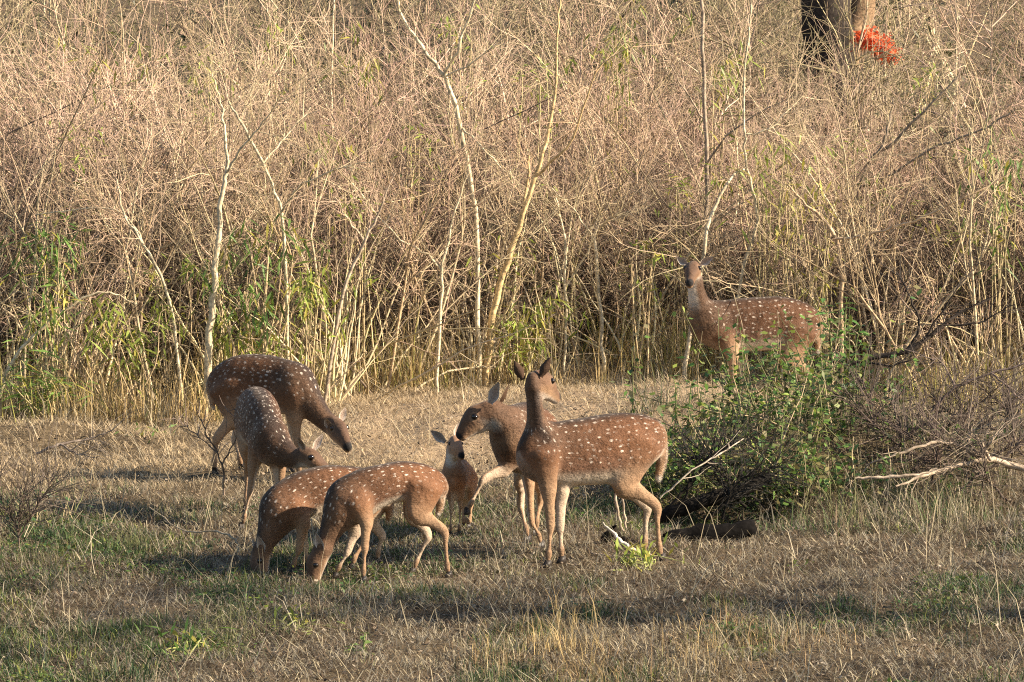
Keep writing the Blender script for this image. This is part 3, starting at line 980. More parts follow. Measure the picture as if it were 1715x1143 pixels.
row("brush", 1.3, .6, .2, .7, 1.1)  # dark brush rows paint the shaded gaps behind the canes
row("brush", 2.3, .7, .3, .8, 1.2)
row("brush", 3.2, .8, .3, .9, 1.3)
row("cane", .3, .62, .2, .4, .72)
row("whip", .55, .7, .25, .5, .9)
row("cane", .9, .68, .25, .45, .8)
row("cane", 1.7, .75, .3, .5, .85)
row("whip", 1.9, 1.0, .3, .8, 1.1)
row("crown", 2.4, 1.0, .4, .6, 1.1)
row("crown", 3.4, .85, .5, .7, 1.2)
row("whip", 4.4, 1.2, .5, .9, 1.2)
row("crown", 4.6, .9, .6, .75, 1.3)
row("crown", 6.3, 1.1, .9, .8, 1.35)
row("scrub", 7.2, 1.5, .9, .9, 1.4)
row("whip", 8.0, 1.5, .9, 1.0, 1.4)
row("scrub", 9.5, 1.1, 1.2, .8, 1.4)
row("scrub", 12.0, 1.3, 1.2, .8, 1.5)
row("scrub", 15.0, 1.4, 1.5, 1.1, 1.5)
row("scrub", 21, 1.6, 2.0, 1.2, 1.6)
row("scrub", 28, 1.8, 2.5, 1.3, 1.8)
for px in (1330, 1362, 1390, 1420, 1450, 1490):
    p = at(px, 80, 42.0 + rng.normal(0, .4))
    place_shrub("crown", p[0], p[1], rng.uniform(.6, .72))

# ------------------------------------------------------------------ pale saplings that stand out
def sapling(label, limbs, Y, cat="sapling", name="sapling", col=PALE, group=None, twigs=14, seed=0, mat=None, twig_len=.5):
    """limbs: lists of (px, py, dY, radius in mm); the first is the trunk"""
    r = np.random.default_rng(900 + seed)
    if Y is None:
        Y = float(front_line((limbs[0][0][0] - W_PX / 2) / F_PX * 33.5)) - .5
    base = at(limbs[0][0][0], limbs[0][0][1], Y + limbs[0][0][2])
    base[2] = float(gz(base[0], base[1]))
    root = empty(name, base)
    tag(root, label, cat, group)
    tw = Tubes()
    for i, lb in enumerate(limbs):
        pts = np.array([at(a, b, Y + c) for a, b, c, _ in lb])
        if i == 0: pts[0, 2] = base[2] - .03
        A = catmull(np.column_stack([pts, [q / 1000 * (1.12 if i == 0 else 1.4) for *_, q in lb]]), 5)
        A[1:-1, :3] += r.standard_normal((len(A) - 2, 3)) * .006
        t = Tubes()
        cc = np.asarray(col) * r.uniform(.85, 1.1)
        t.add(A[:, :3] - base, A[:, 3], np.clip(cc * (1 + .12 * r.standard_normal((len(A), 1))), 0, 1), 8)
        obj("trunk" if i == 0 else "branch", t.mesh("trunk" if i == 0 else "branch"), mat or M_BARK, root)
        for j in range(twigs):
            a, d = at_frac(A[:, :3] - base, r.uniform(.35, 1))
            p2, q2 = grow(r, a, side_dir(r, d, r.uniform(.5, 1.1)), r.uniform(.4, 1.2) * twig_len, .0032, .0012, 4, .03, .12)
            tw.add(p2, q2, lerp(cc, TWIG, np.array(.6)), 3)
            for k in range(4):
                a3, d3 = at_frac(p2, r.uniform(.2, 1))
                p3, q3 = grow(r, a3, side_dir(r, d3, r.uniform(.4, .9)), r.uniform(.12, .35), .0018, .0009, 2, 0, .15)
                tw.add(p3, q3, TWIG * r.uniform(.8, 1.2), 3)
    if twigs: obj("twigs", tw.mesh("twigs"), M_TWIG, root)["kind"] = "stuff"
    return root


CREAM = np.array((.56, .46, .30)); GREYB = np.array((.30, .235, .17)); OCHRE = np.array((.50, .36, .18)); BROWN = np.array((.13, .09, .055))
sapling("straight cream sapling trunk rising beside the dark feeding doe",
        [[(343, 702, 0, 26), (350, 580, 0, 24), (360, 450, 0, 19), (373, 330, .05, 14), (380, 280, .1, 11)],
         [(380, 282, .1, 9), (376, 225, .1, 7), (366, 160, .2, 4), (352, 110, .3, 2)],
         [(378, 290, .1, 8), (405, 250, 0, 6), (440, 205, -.1, 4), (478, 150, -.2, 2)]], 31.9, col=CREAM, seed=1, twigs=10)
sapling("tall pale forked sapling with crooked trunk splitting into a wide V",
        [[(803, 600, .2, 17), (800, 480, .2, 16), (795, 350, .2, 15), (772, 215, .2, 15), (745, 125, .2, 14)],
         [(745, 128, .2, 11), (706, 78, .2, 9), (675, 30, .2, 8), (655, -30, .2, 6)],
         [(743, 130, .2, 9), (768, 75, .1, 8), (788, 20, .1, 6), (800, -30, .1, 5)],
         [(744, 130, .2, 6), (790, 105, 0, 4), (850, 60, -.2, 3)],
         [(775, 215, .2, 6), (810, 250, 0, 5), (850, 290, -.1, 3)]], None, col=CREAM, seed=2, twigs=9)
sapling("slender cream sapling bending left near its top, behind the feeding doe",
        [[(484, 605, 0, 12), (478, 480, 0, 11), (472, 360, 0, 10), (440, 275, 0, 9), (405, 210, 0, 8), (383, 170, 0, 6)],
         [(472, 355, 0, 7), (500, 315, -.1, 5), (560, 285, -.2, 4), (630, 270, -.3, 2)],
         [(440, 275, 0, 5), (470, 240, .1, 4), (520, 180, .2, 2)]], 32.3, col=CREAM, seed=3, twigs=9)
sapling("short cream post-like stem with a bent top at the lip of the clearing",
        [[(1013, 632, 0, 14), (1006, 540, 0, 14), (1000, 460, 0, 13), (994, 392, 0, 11)],
         [(995, 394, 0, 7), (1015, 370, -.1, 6), (1040, 355, -.2, 4)],
         [(996, 400, 0, 6), (960, 350, .1, 4), (915, 310, .2, 2)]], None, col=CREAM, seed=4, twigs=9)
sapling("thick ochre sapling leaning right behind the standing doe's head",
        [[(812, 600, .2, 24), (832, 500, .2, 21), (862, 400, .2, 19), (895, 300, .2, 15), (925, 190, .2, 11), (935, 60, .2, 8), (940, -20, .2, 6)],
         [(868, 392, .2, 10), (880, 330, .3, 8), (886, 260, .3, 5)],
         [(898, 295, .2, 8), (960, 230, 0, 6), (1000, 120, -.2, 4), (1070, 70, -.3, 2)]], None, col=OCHRE * 1.1, seed=5, twigs=9)
sapling("dark straight pole of a sapling rising beyond the watching doe's head",
        [[(1180, 600, 1.5, 17), (1184, 420, 1.5, 16), (1182, 260, 1.5, 14), (1178, 110, 1.5, 13), (1172, -30, 1.5, 12)],
         [(1180, 280, 1.5, 8), (1215, 230, 1.3, 6), (1262, 195, 1.2, 4), (1330, 160, 1.1, 2)],
         [(1181, 200, 1.5, 6), (1145, 150, 1.4, 4), (1110, 85, 1.3, 2)]], 34.2, col=GREYB, seed=6, twigs=9)
sapling("pale kinked sapling above the watching doe's back",
        [[(1215, 600, 0, 12), (1240, 470, 0, 12), (1268, 370, 0, 11), (1252, 285, 0, 9), (1246, 215, 0, 8), (1250, 90, 0, 6), (1258, -20, 0, 4)],
         [(1250, 280, 0, 7), (1225, 300, -.1, 7), (1195, 350, -.2, 9), (1180, 420, -.3, 10), (1150, 600, -.3, 12), (1143, 650, -.3, 13)],
         [(1248, 225, 0, 5), (1290, 215, 0, 4), (1345, 160, .1, 2)]], None, col=CREAM * .95, seed=7, twigs=8)
sapling("bowed tan sapling arching above the dark dead branch, long rods to one side",
        [[(1410, 600, .1, 14), (1409, 520, .1, 14), (1408, 440, .1, 13), (1390, 380, .1, 12), (1352, 345, .1, 8), (1320, 310, .1, 5)],
         [(1398, 400, .1, 8), (1450, 395, 0, 7), (1530, 370, -.1, 6), (1620, 330, -.2, 5), (1690, 290, -.2, 3)],
         [(1408, 450, .1, 6), (1440, 420, .2, 5), (1500, 330, .2, 4)]], None, col=np.array((.46, .33, .2)), seed=8, twigs=8)
sapling("thin pale sapling leaning left over the bright green leaves",
        [[(312, 610, 0, 10), (285, 510, 0, 9), (240, 410, 0, 8), (205, 355, 0, 7), (196, 300, 0, 5)],
         [(240, 410, 0, 5), (225, 380, .1, 4), (180, 350, .1, 4), (60, 360, .2, 3)]], 31.9, col=CREAM, seed=9, twigs=8)
sapling("silver grey leaning pole crossing the thicket left of the forked sapling",
        [[(540, 600, .2, 12), (575, 490, .2, 11), (612, 400, .2, 9), (640, 340, .2, 6), (662, 290, .2, 4)],
         [(610, 405, .2, 6), (585, 370, .1, 5), (560, 330, 0, 3)]], None, col=GREYB * 1.5, seed=10, twigs=8)
sapling("fine upright wand rising high in the far thicket",
        [[(560, 420, 3, 9), (556, 250, 3, 8), (556, 120, 3, 7), (560, -20, 3, 5)],
         [(556, 180, 3, 4), (530, 130, 3, 3), (500, 60, 3, 2)]], 36.0, col=PALE, seed=11, twigs=8)
sapling("dark slanting limb thrown out over the scrub beside a fork",
        [[(1395, 420, .8, 13), (1440, 310, .8, 12), (1500, 235, .7, 11), (1560, 175, .6, 9), (1605, 130, .6, 6)],
         [(1470, 270, .8, 8), (1485, 225, .8, 7), (1496, 165, .9, 4)],
         [(1440, 312, .8, 7), (1480, 300, .6, 6), (1560, 250, .5, 6), (1640, 220, .4, 5), (1700, 185, .3, 3)]], 34.0, col=GREYB * .8, seed=12, twigs=8)
sapling("twin stemmed tan sapling between the grazing doe's neck and the forked sapling",
        [[(733, 615, 0, 11), (738, 520, 0, 10), (742, 440, 0, 9), (765, 350, 0, 6), (785, 290, 0, 4)],
         [(740, 455, 0, 7), (715, 425, 0, 6), (670, 400, .1, 5), (600, 320, .2, 4), (585, 300, .2, 3)]], None, col=PALE, seed=13, twigs=9)
sapling("long bleached stem arching out of the ground at the thicket's edge",
        [[(-20, 700, 0, 12), (20, 610, 0, 11), (70, 550, 0, 10), (130, 505, 0, 8), (185, 490, 0, 5), (230, 510, 0, 3)]], 31.9, col=CREAM, seed=14, twigs=4)
sapling("grey bare sapling spreading low crooked branches over the clearing's edge",
        [[(945, 610, .1, 10), (947, 500, .1, 9), (945, 400, .1, 8), (930, 330, .1, 5)],
         [(946, 480, .1, 6), (985, 420, 0, 5), (1010, 360, -.1, 3)]], None, col=PALE * .9, seed=15, twigs=8)

def grown_sapling(px, h, lean, seed, col, off):
    r = np.random.default_rng(3300 + seed)
    x = (px - W_PX / 2) / F_PX * 33.5
    y = float(front_line(x)) + off
    base = np.array([x * y / 33.5, y, 0]); base[2] = float(gz(base[0], base[1]))
    root = empty("forked_sapling", base)
    tag(root, "thin pale upright sapling forking into bare branches at the thicket's front", "sapling", "pale forked saplings along the thicket")
    p, q = grow(r, (0, 0, -.03), (lean, r.normal(0, .1), 1), h * .6, .013 * h / 2, .008, 9, .01, .06)
    t = Tubes(); t.add(p, q, np.clip(col * (1 + .1 * r.standard_normal((len(p), 1))), 0, 1), 7); obj("trunk", t.mesh("trunk"), M_BARK, root)
    tw = Tubes()
    for k in range(r.integers(3, 6)):
        a, d = at_frac(p, 1 if k < 2 else r.uniform(.45, .95))
        sd = side_dir(r, d, r.uniform(.3, .7)); sd[1] *= .6
        p2, q2 = grow(r, a, sd, h * r.uniform(.3, .55), .0075, .0025, 7, .03, .08)
        t = Tubes(); t.add(p2, q2, np.clip(col * r.uniform(.8, 1.05), 0, 1), 5); obj("branch", t.mesh("branch"), M_BARK, root)
        for j in range(7):
            a3, d3 = at_frac(p2, r.uniform(.2, 1))
            p3, q3 = grow(r, a3, side_dir(r, d3, r.uniform(.4, 1.0)), r.uniform(.2, .6), .0038, .0015, 4, .02, .12)
            tw.add(p3, q3, lerp(col, TWIG, np.array(.6)), 3)
            for m in range(3):
                a4, d4 = at_frac(p3, r.uniform(.2, 1))
                p4, q4 = grow(r, a4, side_dir(r, d4, r.uniform(.4, .9)), r.uniform(.1, .3), .0022, .0012, 2, 0, .15)
                tw.add(p4, q4, TWIG * r.uniform(.8, 1.2), 3)
    obj("twigs", tw.mesh("twigs"), M_TWIG, root)["kind"] = "stuff"


for k, (px, h, ln, c, of) in enumerate(((30, 2.6, .1, 1, .1), (130, 2.2, .25, 0, .2), (255, 2.5, -.1, 1, .15), (430, 2.3, .3, 0, .3), (590, 2.7, -.25, 1, .1), (645, 2.4, .15, 0, .2), (690, 2.5, .3, 1, .2), (770, 2.0, -.3, 0, .1),
                                        (905, 2.6, .25, 1, .3), (975, 2.4, -.2, 0, .1), (1060, 2.7, .2, 1, .1), (1100, 2.5, -.15, 0, .2), (1290, 2.6, .3, 1, .3), (1330, 2.4, -.2, 0, .2), (1480, 2.5, .15, 1, .1), (1560, 2.3, -.3, 0, .2), (1640, 2.6, .1, 1, .2))):
    grown_sapling(px, h * .78, ln * 1.5, k, (np.array((.5, .4, .25)) if c else np.array((.4, .29, .17))), of)

# ------------------------------------------------------------------ dark tree far behind, with red blossom
def far_tree():
    Y = 44.0
    base = at(1398, 260, Y); base[2] = float(gz(base[0], base[1]))
    root = empty("dark_tree", base)
    tag(root, "thick dark tree trunk rising far behind the scrub by the red blossom", "tree")
    def limb(nm, lb, col, sides=12):
        pts = np.array([at(a, b, Y + c) for a, b, c, _ in lb])
        if nm == "trunk": pts[0] = base - np.array([0, 0, .2])
        A = catmull(np.column_stack([pts, [q / 1000 for *_, q in lb]]), 6)
        A[1:-1, :3] += rng.standard_normal((len(A) - 2, 3)) * .012
        t = Tubes(); t.add(A[:, :3] - base, A[:, 3], np.clip(np.asarray(col) * (1 + .2 * rng.standard_normal((len(A), 1))), 0, 1), sides)
        obj(nm, t.mesh(nm), M_WOOD, root)
    limb("trunk", [(1398, 330, 0, 330), (1392, 120, 0, 262), (1384, 20, 0, 235), (1374, -120, 0, 200), (1360, -420, 0, 120)], (.035, .028, .024))
    limb("limb", [(1415, 110, .05, 170), (1443, 25, .2, 125), (1462, -60, .6, 80), (1500, -260, 1.0, 55)], (.19, .125, .075))
    limb("limb", [(1385, 0, 0, 110), (1330, -120, .4, 80), (1260, -260, .8, 50)], (.05, .04, .032))
    r = np.random.default_rng(5)
    V, T, C = [], [], []
    for cx, cy, cz, R, n in ((1380, -330, 0, 2.0, 1500), (1500, -300, 1.0, 1.6, 1100), (1250, -300, .8, 1.6, 1100)):
        c = at(cx, cy, Y + cz) - base
        for i in range(n):
            v = r.standard_normal(3); v *= R * r.random() ** .4 / np.linalg.norm(v) * np.array([1, 1, .6])[:]
            a = r.standard_normal(3); a /= np.linalg.norm(a); b = np.cross(a, r.standard_normal(3)); b /= np.linalg.norm(b)
            k = len(V); s_ = r.uniform(.05, .1)
            V += [c + v - a * s_, c + v + b * s_ * .4, c + v + a * s_, c + v - b * s_ * .4]
            T.append([k, k + 1, k + 2, k + 3]); C += [np.array((.07, .09, .03)) * r.uniform(.6, 1.5)] * 4
    o = obj("crown", mesh_np("crown", V, T, None, np.array(C)), M_LEAF, root); o["kind"] = "stuff"


far_tree()


def leaf_mesh(n=1, L=.1, W=.02, fold=.25, col=(.1, .16, .04)):
    """one pointed leaf, folded along its midrib, tip drooping"""
    V = [(0, 0, 0), (.3 * L, W, fold * W), (.3 * L, -W, fold * W), (.3 * L, 0, 0), (.65 * L, .8 * W, fold * W - .03 * L), (.65 * L, -.8 * W, fold * W - .03 * L),
         (.65 * L, 0, -.03 * L), (L, 0, -.14 * L)]
    T = [(0, 3, 1), (0, 2, 3), (4, 6, 7), (6, 5, 7)]
    Qd = [(1, 3, 6, 4), (3, 2, 5, 6)]
    return mesh_np("leaf", V, Qd, T, np.tile(np.asarray(col, float), (len(V), 1)))


def leaves_np(r, P, D, L, W, col, droop=.3):
    """many leaves at once: positions P, directions D, lengths L -> verts, quads, tris, cols"""
    n = len(P)
    D = D / np.linalg.norm(D, axis=1)[:, None]
    S = np.cross(D, np.array([0, 0, 1.]) + r.standard_normal((n, 3)) * .35); S /= np.linalg.norm(S, axis=1)[:, None] + 1e-9
    L = L[:, None]; W = W[:, None]
    dn = np.array([0, 0, -1.]) * droop
    V = np.stack([P, P + D * L * .4 + S * W + dn * L * .08, P + D * L * .4 - S * W + dn * L * .08, P + D * L + dn * L * .5], 1).reshape(-1, 3)
    k = np.arange(n)[:, None] * 4
    T = np.concatenate([k + np.array([[0, 2, 1]]), k + np.array([[1, 2, 3]])])
    return V, T, np.repeat(col, 4, 0)


# red blossom on its own bush
def blossom_bush():
    Y = 41.9
    base = at(1470, 240, Y); base[2] = float(gz(base[0], base[1]))
    root = empty("blossom_bush", base)
    tag(root, "bush topped with a cluster of vivid orange red blossom by the dark tree", "bush")
    t = Tubes(); r = np.random.default_rng(3)
    tips = []
    for px, py in ((1446, 62), (1456, 60), (1462, 72), (1470, 66), (1478, 78), (1488, 84), (1494, 92), (1484, 72), (1450, 72), (1468, 80), (1474, 88), (1442, 68)):
        e = at(px, py, Y + r.normal(0, .15)) - base
        mid = e * .5 + r.standard_normal(3) * .08
        p = catmull(np.array([r.standard_normal(3) * .05 * np.array([1, 1, 0]), mid, e]), 5)
        t.add(p, np.linspace(.014, .004, len(p)), GREYB, 4); tips.append(e)
    obj("stems", t.mesh("stems"), M_TWIG, root)["kind"] = "stuff"
    for e in tips:
        n = 110
        P = e + r.standard_normal((n, 3)) * np.array([.035, .04, .03])
        V, T, C = leaves_np(r, P, r.standard_normal((n, 3)), r.uniform(.03, .05, n), r.uniform(.014, .022, n),
                            np.array((.78, .17, .06)) * r.uniform(.7, 1.2, (n, 1)))
        o = obj("blossom", mesh_np("blossom", V, None, T, np.clip(C, 0, 1)), M_LEAF, root); o["kind"] = "stuff"


blossom_bush()


# ------------------------------------------------------------------ green things
def shoot_clump(label, px, py, Y, w, h, n, col, leaf=(.08, .17), name="green_shrub", seed=0, hang=.8, stems=10, cat="shrub", group=None, ground_py=None):
    """slender stems with long narrow hanging leaves; w, h: size in metres of the leafy part around px, py"""
    r = np.random.default_rng(1200 + seed)
    c = at(px, py, Y)
    base = np.array([c[0], c[1], float(gz(c[0], c[1]))])
    root = empty(name, base); tag(root, label, cat, group)
    t = Tubes(); A, Dv = [], []
    for i in range(stems):
        e = c - base + r.standard_normal(3) * np.array([w * .4, .15, h * .35])
        p0 = np.array([r.normal(0, w * .2), r.normal(0, .08), -.02])
        p = catmull(np.array([p0, p0 * .4 + e * .6 + r.standard_normal(3) * .04, e, e + np.array([r.normal(0, .12), r.normal(0, .08), -.05])]), 5)
        t.add(p, np.linspace(.006, .0015, len(p)), (np.array((.3, .3, .1)) if h < .12 else np.array((.46, .36, .2))) * r.uniform(.6, 1.2), 4)
        for k in range(n // stems):
            a, d = at_frac(p, r.uniform(.3, 1)); A.append(a + r.standard_normal(3) * .05)
            Dv.append(r.standard_normal(3) * np.array([1, 1, .5]) + np.array([0, 0, -hang]))
    obj("stems", t.mesh("stems"), M_TWIG, root)["kind"] = "stuff"
    m = len(A)
    yel = r.random((m, 1)) < .25
    cl = np.where(yel, np.array((.36, .32, .06)), np.asarray(col)) * r.uniform(.6, 1.35, (m, 1))
    V, T, C = leaves_np(r, np.array(A), np.array(Dv), r.uniform(*leaf, m), r.uniform(.006, .011, m), np.clip(cl, 0, 1))
    o = obj("foliage", mesh_np("foliage", V, None, T, C), M_LEAF, root); o["kind"] = "stuff"
    return root


YG, MG, DG = np.array((.22, .27, .05)), np.array((.10, .17, .035)), np.array((.05, .10, .03))
shoot_clump("yellow green leafy shoots among the canes near the arching bleached stem", 215, 520, 31.9, .5, .45, 330, YG * 1.3, seed=1)
shoot_clump("dark green broad tuft of leaves hanging high among the canes", 85, 410, 31.9, .32, .3, 280, MG * 1.3, (.1, .18), seed=2, hang=.3)
shoot_clump("low green weeds at the foot of the canes", 75, 640, 31.7, .4, .25, 220, MG * 1.5, (.1, .2), seed=3, hang=0)
shoot_clump("fresh green hanging leaves behind the straight cream sapling", 440, 430, 32.0, .32, .35, 280, MG * 1.4, seed=4)
shoot_clump("yellow green narrow leaves beside the slender bending sapling", 515, 470, 32.1, .3, .4, 200, YG * 1.3, seed=5)
shoot_clump("green tuft behind the dark feeding doe's back", 400, 560, 32.0, .4, .25, 220, YG * 1.1, seed=6)
shoot_clump("yellow green weeds at the foot of the ochre leaning sapling", 880, 560, 34.0, .3, .25, 200, YG * 1.3, seed=7)
shoot_clump("small spray of lime leaves hanging by the post-like stem", 935, 510, 34.2, .15, .2, 50, YG * 1.2, seed=8, stems=5)
shoot_clump("bright lime leaves high on twigs near the pale kinked sapling", 1290, 265, 34.2, .3, .25, 120, YG * 1.1, seed=9)
shoot_clump("pale yellow leaf spray left of the bowed tan sapling", 1350, 330, 34.0, .35, .25, 90, np.array((.4, .36, .09)), seed=10)
shoot_clump("green leafy twigs over the far scrub by the dark pole", 1215, 100, 36.5, .35, .3, 120, YG, seed=11)
shoot_clump("lime green crown of a shrub rising over the far scrub", 1040, 75, 37.5, .5, .35, 240, YG, seed=12)
shoot_clump("mid green tuft with yellowing leaves at the thicket's open end", 1680, 285, 33.2, .25, .5, 170, MG * 1.3, (.08, .16), seed=13)
shoot_clump("yellow leaf spray on twigs above the canes", 195, 95, 36.0, .4, .25, 90, YG, seed=14)
shoot_clump("scattered lime leaves over the twigs by the forked sapling", 545, 235, 34.0, .3, .2, 60, YG, seed=15, stems=6)
shoot_clump("faint green leaf cluster among far pinkish twigs", 600, 95, 37.5, .4, .4, 120, YG * .9, seed=16)
shoot_clump("small green shoot standing by a twig in the clearing", 240, 740, 30.6, .25, .1, 90, MG * 1.3, (.06, .12), seed=17, hang=-.5, stems=12)
shoot_clump("yellowish leaves strung along the upright canes near the watching doe's rump", 1385, 440, 33.8, .1, .35, 60, np.array((.4, .38, .07)), (.05, .1), seed=18, stems=6)


shoot_clump("lime green tuft of upright blades at the standing doe's hind hoof", 1078, 940, 25.0, .22, .08, 110, YG * 1.3, (.06, .13), seed=19, hang=-1.0, stems=14)
shoot_clump("green upright tuft in the near grass below the grazing pair", 300, 1085, 21.9, .25, .06, 110, MG * 1.5, (.06, .12), seed=20, hang=-1.0, stems=14)
shoot_clump("yellow green sprig of blades standing alone in the near grass", 480, 1050, 22.7, .2, .05, 80, YG, (.05, .1), seed=21, hang=-.8, stems=12)


for k, (px, py, yy) in enumerate(((610, 330, 33.6), (690, 250, 34.6), (1085, 420, 34.2), (1150, 300, 35.0), (1420, 250, 35.0), (1480, 330, 34.6), (1600, 380, 34.0), (330, 120, 35.5), (140, 250, 34.0), (780, 60, 37.0), (900, 130, 36.5), (470, 60, 37.5), (1560, 130, 36.5), (850, 420, 34.5), (30, 540, 32.2), (290, 460, 32.3))):
    shoot_clump("small spray of yellowing leaves caught among the bare twigs", px, py, yy, .24, .2, 84, YG * 1.45, (.05, .11), name="leafy_twig", seed=60 + k, hang=.3, stems=6, group="yellowing leaf sprays in the thicket")


def leaf_bush(label, px, py, Y, w, h, n, cols, leaf, seed, stems=24, dep=.4, name="leafy_bush", cat="bush"):
    """low dense weed: many stems from the ground, small pointed leaves along them"""
    r = np.random.default_rng(1500 + seed)
    c = at(px, py, Y)
    base = np.array([c[0], c[1], float(gz(c[0], c[1]))])
    root = empty(name, base); tag(root, label, cat)
    t = Tubes(); A, Dv = [], []
    for i in range(stems):
        p0 = np.array([r.normal(0, w * .35), r.normal(0, dep * .4), -.03])
        p, q = grow(r, p0, (r.normal(0, .45), r.normal(0, .4), 1), h * r.uniform(.35, 1.3), .005, .0015, 7, -.02, .13)
        t.add(p, q, (np.array((.12, .12, .05)) if r.random() < .6 else np.array((.36, .28, .17))) * r.uniform(.6, 1.6), 4)
        for k in range(n // stems):
            a, d = at_frac(p, r.uniform(.1, 1)); A.append(a + r.standard_normal(3) * .035); Dv.append(r.standard_normal(3) * np.array([1, 1, .5]))
    obj("stems", t.mesh("stems"), M_TWIG, root)["kind"] = "stuff"
    m = len(A)
    cl = np.asarray(cols)[r.integers(0, len(cols), m)] * r.uniform(.6, 1.4, (m, 1))
    V, T, C = leaves_np(r, np.array(A), np.array(Dv), r.uniform(*leaf, m), r.uniform(.010, .02, m), np.clip(cl, 0, 1))
    o = obj("foliage", mesh_np("foliage", V, None, T, C), M_LEAF, root); o["kind"] = "stuff"
    return root


GB = [MG * 1.2, DG * 1.5, MG * 1.6, np.array((.15, .17, .06)), np.array((.22, .19, .08)), YG * .95]
leaf_bush("large dark green weedy bush on the bank in front of the watching doe", 1330, 680, 28.5, .85, .72, 2600, GB, (.03, .068), 1, stems=90, dep=.8)
leaf_bush("dark green bush overhanging the shaded hollow behind the standing doe's tail", 1205, 740, 27.75, .8, .5, 1700, GB, (.03, .07), 2, stems=80, dep=.5)
leaf_bush("tangled green and straw weeds below the leafy bush on the bank", 1370, 790, 27.4, .8, .34, 900, [MG, DG, np.array((.2, .17, .07))], (.04, .08), 3, stems=46, dep=.5)
leaf_bush("thin green weeds at the left end of the bank by the clearing", 1190, 640, 29.9, .4, .3, 300, GB, (.05, .09), 4, stems=24, dep=.3)
leaf_bush("scrubby brown green weeds beside the pale driftwood branches", 1530, 690, 28.6, .9, .34, 600, [DG, np.array((.14, .12, .05)), MG], (.04, .08), 5, stems=50, dep=.7)
leaf_bush("dark low weeds at the foot of the old grey twigs in the clearing", 50, 830, 26.4, .5, .22, 260, [np.array((.08, .065, .04)), DG], (.04, .07), 6, stems=40, dep=.5)


for i, (px, Y, w, h) in enumerate(((60, 41, 1.3, 2.2), (260, 43, 1.4, 2.5), (470, 42, 1.2, 2.3), (640, 46, 1.6, 2.7), (960, 47, 1.5, 2.6), (1130, 45, 1.4, 2.4), (1330, 47, 1.6, 2.6),
                                   (1560, 43, 1.4, 2.4), (1690, 41, 1.2, 2.2), (150, 52, 2.0, 3.2), (420, 54, 2.0, 3.2), (800, 53, 2.0, 3.2), (1100, 56, 2.0, 3.2), (1420, 53, 2.0, 3.2), (1650, 52, 2.0, 3.2))):
    o = leaf_bush("drab olive leafy bush far back among the bare scrub", px, 300, Y, w, h, 2600, [np.array((.09, .085, .04)), np.array((.13, .11, .05)), np.array((.06, .07, .03))], (.07, .13), 20 + i, stems=40, dep=1.0)
    o["group"] = "olive bushes far behind the scrub"


def big_leaf_plant(label, stems, Y, L, col, seed, n_pair):
    """tall weed whose single leaves show: each leaf a part"""
    r = np.random.default_rng(1700 + seed)
    b = at(stems[0][0][0], stems[0][0][1], Y); base = np.array([b[0], b[1], float(gz(b[0], b[1]))])
    root = empty("broad_leaf_plant", base); tag(root, label, "plant")
    lm = [leaf_mesh(1, L * k, L * k * .2, .3, np.asarray(col) * q) for k, q in ((1, 1), (.85, 1.2), (.7, .85))]
    for st in stems:
        pts = np.array([at(a, b_, Y) for a, b_ in st]) - base
        pts[0, 2] = -.03
        p = catmull(pts, 6)
        t = Tubes(); t.add(p, np.linspace(.007, .002, len(p)), np.array((.2, .24, .08)), 5)
        obj("stem", t.mesh("stem"), M_TWIG, root)
        for i in range(n_pair):
            f = .25 + .75 * i / (n_pair - 1)
            a, d = at_frac(p, min(f, .999))
            az = i * 2.2 + r.normal(0, .3)
            for s in (0, math.pi):
                o = obj("leaf", lm[r.integers(0, 3)], M_LEAF, root)
                o.location = a; o.rotation_euler = (r.normal(0, .25), r.uniform(-.35, .35), az + s + r.normal(0, .2))
                o.scale = [1.1 - .5 * f + r.normal(0, .08)] * 3


big_leaf_plant("tall plant with broad bright green leaves at the end of the watching doe", [[(1412, 640), (1415, 560), (1418, 500)], [(1400, 650), (1392, 580), (1380, 500)], [(1425, 650), (1432, 600), (1440, 548)]], 29.6, .13, (.10, .21, .05), 1, 9)
big_leaf_plant("slender pale green weed standing up through the dark bush", [[(1300, 860), (1306, 780), (1312, 700), (1330, 640)]], 27.2, .09, (.22, .29, .06), 2, 13)
big_leaf_plant("small green broad leaved plant in the near grass", [[(610, 1110), (609, 1085), (611, 1060)], [(598, 1108), (592, 1092), (590, 1080)]], 21.9, .07, (.16, .24, .06), 3, 7)
big_leaf_plant("green sprigs at the left foot of the bank before the thicket", [[(1130, 700), (1132, 660), (1128, 630)], [(1150, 700), (1156, 660), (1160, 640)]], 29.9, .08, (.12, .2, .06), 4, 7)

